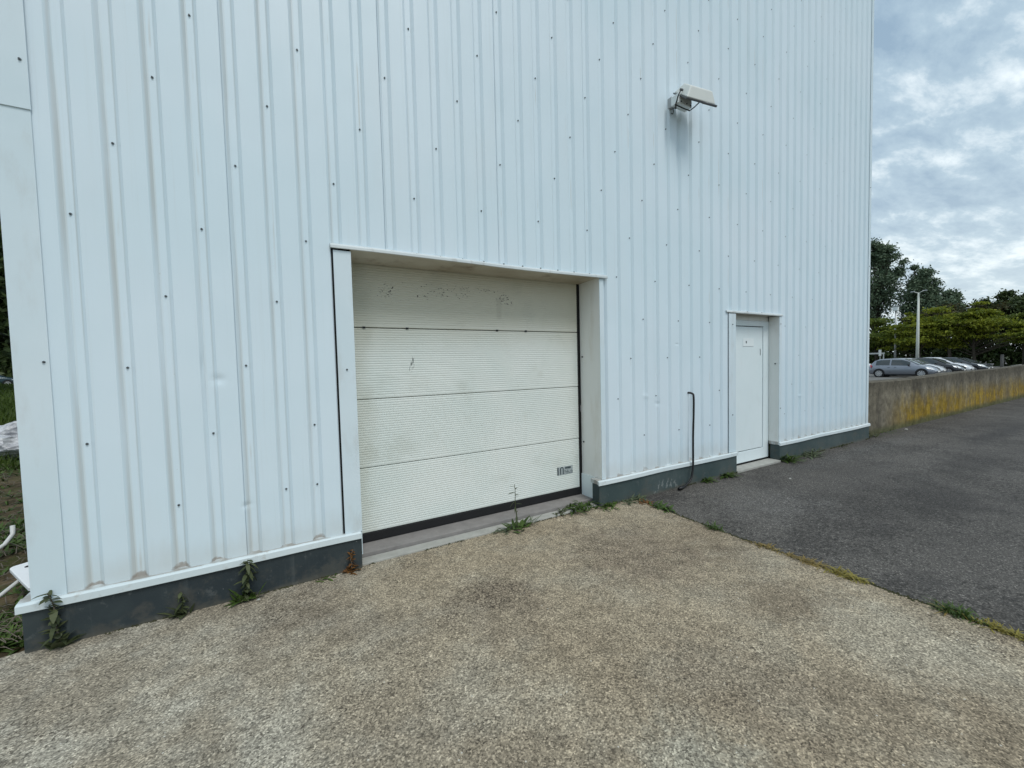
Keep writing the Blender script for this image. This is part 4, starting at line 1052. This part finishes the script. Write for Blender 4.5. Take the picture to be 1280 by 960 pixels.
tree('maple_tree', 'reddish olive tree showing above the light green ones', 'tree', (82, 16.0, -0.3), 3, 0.2,
     [(0, 0, 6.6, 3.0, 2.9, 2.0), (0.2, -2.6, 6.3, 2.4, 2.2, 1.8), (0, 2.6, 6.2, 2.2, 2.2, 1.8), (0, -4.2, 6.4, 1.8, 1.8, 1.8)], 15000, 0.20, mat_leaf('reddish_foliage', (0.030, 0.034, 0.012), (0.085, 0.075, 0.026), 0.2), 7, GT, 22)
tree('oak_tree', 'dark spiky tree right of the reddish olive one', 'tree', (87.5, 12.6, -0.3), 3, 0.25,
     [(0, 0.5, 6.4, 2.6, 2.6, 2.6), (0, -2.0, 7.0, 2.4, 2.2, 2.4), (0, -0.6, 8.9, 1.2, 1.0, 1.4), (0, 1.6, 8.4, 1.0, 0.9, 1.2)], 15000, 0.20, M['leaf_black'], 8, GT, 26)
tree('oak_tree', 'dark broad tree at the right edge of the photo behind the car park', 'tree', (84, 8.2, -0.3), 3, 0.25,
     [(0, 0, 6.4, 3.0, 2.8, 2.8), (0.2, 1.2, 8.3, 1.4, 1.3, 1.5), (0, -2.4, 6.6, 2.6, 2.4, 2.6), (0, -1.0, 8.6, 1.0, 0.9, 1.2)], 15000, 0.20, M['leaf_black'], 9, GT, 26)
tree('maple_tree', 'darker green tree right of the widest light green one', 'tree', (71, 7.6, -0.3), 2.2, 0.18,
     [(0, 0, 4.6, 2.3, 2.2, 1.6), (0.3, -2.2, 4.6, 2.2, 2.0, 1.6)], 13000, 0.16, M['leaf_olive'], 10, GT, 15, flat=0.30, droop=0.5)
# dense hedge closing the view under the crowns
hb = [( -2 + 1.2 * math.sin(i), 4.0 + 2.6 * i, 2.5, 1.6, 2.0, 2.9) for i in range(13)]
tree('hedge', 'dark shaded hedge closing off the far side of the car park', 'hedge', (88, -3, -0.4), 1.0, 0.1, hb, 30000, 0.30, M['leaf_black'], 12, None, 20)

# left: dark trees beyond the bank
GL = 'dark trees at the left edge'
tree('oak_tree', 'tall dark overhanging tree at the left edge beside the building', 'tree', (-18.6, 42, 0.35), 6, 0.45,
     [(0, 0, 9.0, 4.6, 4.2, 4.2), (1.6, -1, 14.0, 4.0, 3.6, 4.0), (2.6, 1, 18.5, 3.0, 3.0, 3.6), (1.2, 0, 4.6, 3.2, 3.2, 2.6), (-4.5, 0, 12, 4.0, 3.8, 5)], 30000, 0.30, M['leaf_black'], 13, GL, 40)
tree('oak_tree', 'second dark tree behind the parked teal van at the left', 'tree', (-27.5, 66, 0.5), 5, 0.45,
     [(0, 0, 7.0, 6.5, 4.2, 5.0), (2, 0, 13, 6, 4.5, 5.0), (3, 0, 2.4, 6.0, 3, 2.4)], 20000, 0.42, M['leaf_black'], 14, GL, 40)

# ================================================================== car park furniture
lp = empty('lamp_post', (50.0, 10.49, -0.2)); tag(lp, 'tall cream lamp post rising behind the grey hatchback', 'lamp post', 'lamp posts of the car park')
MB().tube([(0, 0, 0), (0, 0, 3.5), (0, 0, 7.25)], [0.125, 0.105, 0.065], 14).build('pole', M['post'], lp, smooth=True)
for s_ in (-1, 1):
    MB().tube([(0, 0.0, 7.20), (0.05 * s_, 0.18 * s_, 7.30), (0.1 * s_, 0.34 * s_, 7.36)], 0.03, 8).build('arm', M['post'], lp)
    MB().box(-0.08, 0.08, -0.14 + 0.40 * s_, 0.14 + 0.40 * s_, 7.33, 7.42).build('lamp_head', M['galv'], lp, bevel=0.02)
lp2 = empty('lamp_post', (62.6, 15.9, -0.2)); tag(lp2, 'thinner grey lamp post with a boxy head half hidden by trees', 'lamp post', 'lamp posts of the car park')
MB().tube([(0, 0, 0), (0, 0, 3.5), (0, 0, 6.9)], [0.13, 0.10, 0.08], 12).build('pole', M['galv'], lp2, smooth=True)
MB().box(-0.22, 0.22, -0.24, 0.24, 6.85, 7.35).build('lamp_head', M['lampwhite'], lp2, bevel=0.06)
MB().box(-0.28, 0.28, -0.30, 0.30, 7.36, 7.42).build('lamp_cap', M['galv'], lp2, bevel=0.02)
sgn = empty('road_sign', (53.3, 14.2, -0.2)); tag(sgn, 'small pale road sign on a post behind the grey hatchback', 'sign')
MB().tube([(0, 0, 0), (0, 0, 2.35)], 0.035, 8).build('pole', M['galv'], sgn)
MB().box(-0.05, -0.036, -0.11, 0.11, 1.75, 2.35).build('sign_plate', M['plate'], sgn, bevel=0.004)
bar = empty('height_barrier', (62.8, 19.2, -0.2)); tag(bar, 'pale horizontal barrier beam behind the road sign', 'barrier')
MB().box(-0.05, 0.05, -2.3, 2.3, 1.95, 2.12).build('beam', M['tubewhite'], bar)
for s_ in (-2.2, 2.2): MB().box(-0.05, 0.05, s_ - 0.05, s_ + 0.05, 0, 1.949).build('post', M['tubewhite'], bar)
bol = empty('bollard', (66.0, 8.35, -0.2)); tag(bol, 'grey bollard post under the trees beyond the last parked car', 'bollard')
MB().tube([(0, 0, 0), (0, 0, 1.5), (0, 0, 1.58)], [0.13, 0.13, 0.09], 10).build('post', M['sill'], bol, smooth=True)
MB().box(-0.14, 0.14, -0.14, 0.14, 0, 0.06).build('base', M['sill2'], bol)

# ================================================================== cars
PAINT = {}
def paint(nm, col, metal=0.5):
    if nm not in PAINT: PAINT[nm] = mat_plain('car_paint_' + nm, col, 0.32, metal=metal, var=0.04, scale=2, coat=0.8)
    return PAINT[nm]
# station: x, z_bottom, z_belt, half width, z_top, half width top
HATCH = [(-2.02, 0.36, 0.62, 0.66, 0.66, 0.58), (-1.97, 0.28, 0.82, 0.78, 0.90, 0.62), (-1.86, 0.24, 0.90, 0.83, 1.08, 0.60), (-1.62, 0.22, 0.945, 0.85, 1.36, 0.57), (-1.25, 0.21, 0.945, 0.86, 1.46, 0.57),
         (-0.60, 0.20, 0.935, 0.86, 1.495, 0.58), (0.05, 0.20, 0.92, 0.86, 1.47, 0.58), (0.40, 0.20, 0.91, 0.86, 1.36, 0.58), (0.75, 0.20, 0.90, 0.86, 1.17, 0.62), (1.10, 0.20, 0.885, 0.855, 0.975, 0.70),
         (1.50, 0.21, 0.80, 0.84, 0.885, 0.68), (1.82, 0.22, 0.68, 0.80, 0.75, 0.62), (1.98, 0.26, 0.55, 0.70, 0.61, 0.55), (2.05, 0.34, 0.46, 0.58, 0.50, 0.48)]
def car(name, label, loc, rz, body, cat='car', group=None, st=HATCH, h=1.0):
    root = empty(name, loc, rz); tag(root, label, cat, group)
    def sect(s_):
        x, zb, zl, w, zt, wt = s_
        zl *= h; zt *= h
        mz = (zb + zl) / 2
        half = [(0.0, zb), (w * 0.86, zb), (w * 0.985, zb + 0.10), (w, mz), (w * 0.985, zl - 0.03), (w * 0.95, zl), (wt + (w * 0.95 - wt) * 0.5, zl + (zt - zl) * 0.55), (wt, zt - 0.03 - 0.02 * (zt - zl)), (wt * 0.85, zt), (0.0, zt + 0.012)]
        return half
    m_ = MB(); rows = []
    for s_ in st:
        hf = sect(s_); ringp = [(s_[0], -y_, z_) for y_, z_ in hf] + [(s_[0], y_, z_) for y_, z_ in hf[-2:0:-1]]
        rows.append(ringp)
    n_ = len(rows[0]); vs = [p for rw in rows for p in rw]; fs = []
    for i in range(len(rows) - 1):
        for j in range(n_):
            fs.append((i * n_ + j, i * n_ + (j + 1) % n_, (i + 1) * n_ + (j + 1) % n_, (i + 1) * n_ + j))
    fs += [tuple(range(n_ - 1, -1, -1)), tuple((len(rows) - 1) * n_ + j for j in range(n_))]
    m_.add(vs, fs); m_.build('body', body, root, smooth=True)
    def at(x):
        for a, b in zip(st[:-1], st[1:]):
            if a[0] <= x <= b[0]:
                t = (x - a[0]) / (b[0] - a[0]); return tuple(p + (q - p) * t for p, q in zip(a, b))
        return st[-1]
    def side_pt(x, t, s_, off=0.012):
        x_, zb, zl, w, zt, wt = at(x); zl *= h; zt *= h
        hf = [(w * 0.95, zl), (wt + (w * 0.95 - wt) * 0.5, zl + (zt - zl) * 0.55), (wt, zt - 0.03 - 0.02 * (zt - zl))]
        if t < 0.55: u_ = t / 0.55; y_ = hf[0][0] + (hf[1][0] - hf[0][0]) * u_; z_ = hf[0][1] + (hf[1][1] - hf[0][1]) * u_
        else: u_ = (t - 0.55) / 0.45; y_ = hf[1][0] + (hf[2][0] - hf[1][0]) * u_; z_ = hf[1][1] + (hf[2][1] - hf[1][1]) * u_
        return (x, s_ * (y_ + off), z_ + off * 0.3)
    def side_glass(xa, xb, s_, ta=0.06, tb=0.90, nseg=6):
        g_ = MB(); cols = []
        for i in range(nseg + 1):
            x = xa + (xb - xa) * i / nseg
            cols.append([side_pt(x, ta + (tb - ta) * k / 4, s_) for k in range(5)])
        for i in range(nseg):
            for k in range(4): g_.quad(cols[i][k], cols[i + 1][k], cols[i + 1][k + 1], cols[i][k + 1])
        return g_.build('side_window', M['glass'], root, fix=False)
    for s_ in (-1, 1):
        side_glass(-1.50, -0.62, s_); side_glass(-0.52, 0.62, s_)
        MB().box(-0.60, -0.54, min(s_ * 0.60, s_ * 0.865), max(s_ * 0.60, s_ * 0.865), 0.40, 0.42).build('door_seam', M['trim'], root)
    def top_glass(xa, xb, name_, mat_):
        g_ = MB(); n2 = 6; rows_ = []
        for i in range(n2 + 1):
            x = xa + (xb - xa) * i / n2; a = at(x); zt = a[4] * h + 0.016; wt = a[5] * 0.90
            rows_.append([(x + (0.014 if xb > 0 else -0.014), -wt + 2 * wt * k / 6, zt + 0.012 * (1 - (k / 3 - 1) ** 2)) for k in range(7)])
        for i in range(n2):
            for k in range(6): g_.quad(rows_[i][k], rows_[i + 1][k], rows_[i + 1][k + 1], rows_[i][k + 1])
        g_.build(name_, mat_, root, smooth=True)
    top_glass(0.22, 1.08, 'windscreen', M['windscreen']); top_glass(-1.90, -1.45, 'rear_window', M['glass'])
    for xw in (-1.27, 1.30):
        for s_ in (-1, 1):
            y1 = s_ * 0.872; y0 = s_ * 0.66
            MB().tube([(xw, s_ * 0.5, 0.34), (xw, s_ * 0.864, 0.34)], 0.365, 24).build('wheel_arch', M['trim'], root)
            wh = MB().tube([(xw, y0, 0.305), (xw, y0 + s_ * 0.02, 0.305), (xw, y1 - s_ * 0.01, 0.305), (xw, y1, 0.305)], [0.27, 0.305, 0.305, 0.28], 24).build('wheel', M['tyre'], root, smooth=False)
            rm = MB(); rm.tube([(xw, y1 - s_ * 0.01, 0.305), (xw, y1 + s_ * 0.008, 0.305)], 0.075, 12)
            for k in range(9):
                a = 2 * math.pi * k / 9; ca, sa = math.cos(a), math.sin(a); w_ = 0.028
                rm.add([(xw + ca * r_ - sa * q, y1 + s_ * 0.006, 0.305 + sa * r_ + ca * q) for r_, q in ((0.06, -w_), (0.215, -w_ * 1.5), (0.215, w_ * 1.5), (0.06, w_))], [(0, 1, 2, 3)])
            ring_ = [(math.cos(2 * math.pi * k / 24), math.sin(2 * math.pi * k / 24)) for k in range(24)]
            rm.add([(xw + c_ * 0.20, y1 + s_ * 0.007, 0.305 + d_ * 0.20) for c_, d_ in ring_] + [(xw + c_ * 0.225, y1 + s_ * 0.007, 0.305 + d_ * 0.225) for c_, d_ in ring_], [(k, (k + 1) % 24, 24 + (k + 1) % 24, 24 + k) for k in range(24)])
            rm.build('rim', M['rim'], wh, fix=False)
    for s_ in (-1, 1):
        m2 = MB(); m2.add([(1.62, s_ * 0.835, 0.66), (1.93, s_ * 0.72, 0.56), (1.98, s_ * 0.56, 0.585), (1.80, s_ * 0.60, 0.745), (1.50, s_ * 0.80, 0.79)], [(0, 1, 2, 3, 4)])
        for i_ in range(5): x_, y_, z_ = m2.v[i_]; m2.v[i_] = (x_ + 0.02, y_ + s_ * 0.02, z_ + 0.02)
        m2.build('headlight', M['headlight'], root, fix=False)
        m3 = MB(); m3.add([(-1.99, s_ * 0.62, 0.72), (-1.80, s_ * 0.862, 0.74), (-1.70, s_ * 0.862, 0.90), (-1.84, s_ * 0.78, 1.04), (-1.95, s_ * 0.66, 0.98)], [(0, 1, 2, 3, 4)])
        m3.build('tail_light', M['redlight'], root, fix=False)
        MB().tube([(0.56, s_ * 0.84, 0.93), (0.58, s_ * 0.93, 0.97), (0.57, s_ * 1.0, 0.98)], [0.04, 0.075, 0.06], 8, flat=0.8).build('mirror', M['trim'], root, smooth=True)
        MB().box(-0.72, -0.58, s_ * 0.868 - 0.008, s_ * 0.868 + 0.008, 0.78, 0.80).build('handle', M['trim'], root)
        MB().box(0.10 - 0.42, 0.10 - 0.28, s_ * 0.868 - 0.008, s_ * 0.868 + 0.008, 0.79, 0.81).build('handle', M['trim'], root)
    MB().box(2.02, 2.065, -0.42, 0.42, 0.36, 0.48).build('grille', M['trim'], root, bevel=0.01)
    MB().box(2.066, 2.075, -0.26, 0.26, 0.40, 0.50).build('number_plate', M['plate'], root)
    MB().box(-1.6, 1.6, -0.80, 0.80, 0.16, 0.20).build('underbody', M['trim'], root)
    return root
RC = 'cars parked in the row beyond the concrete wall'
ZL = -0.196
car('hatchback_car', 'grey blue hatchback seen from the side, nearest parked car beyond the concrete wall', (44.0, 9.65, ZL), RAD(-90), paint('greyblue', (0.25, 0.27, 0.31), 0.45), group=RC)
car('hatchback_car', 'pale silver car whose nose just shows past the grey blue hatchback', (46.5, 9.95, ZL), RAD(-90), paint('silver', (0.60, 0.61, 0.63), 0.4), group=RC, h=1.0)
car('hatchback_car', 'black car with a bright headlight, third in the row', (48.9, 9.35, ZL), RAD(-90), paint('black', (0.018, 0.019, 0.021), 0.2), group=RC, h=0.99)
car('hatchback_car', 'white silver car, fourth in the row between two dark ones', (51.5, 9.45, ZL), RAD(-90), paint('palesilver', (0.72, 0.73, 0.75), 0.3), group=RC, h=1.0)
car('hatchback_car', 'dark grey car, fifth in the row', (54.2, 9.05, ZL), RAD(-90), paint('darkgrey', (0.035, 0.038, 0.042), 0.3), group=RC, h=0.97)
car('hatchback_car', 'dark car at the far end of the row', (56.8, 9.35, ZL), RAD(-90), paint('nearblack', (0.026, 0.030, 0.032), 0.3), group=RC, h=0.94)
car('hatchback_car', 'white car peeking out between the building edge and the grey blue hatchback', (55.0, 17.0, ZL), RAD(-88), paint('white', (0.74, 0.76, 0.78), 0.0))
car('parked_car', 'dark teal car at the far left beyond the grass bank', (-24.6, 60.0, 0.58), RAD(14), paint('teal', (0.030, 0.060, 0.075), 0.2), h=1.05)
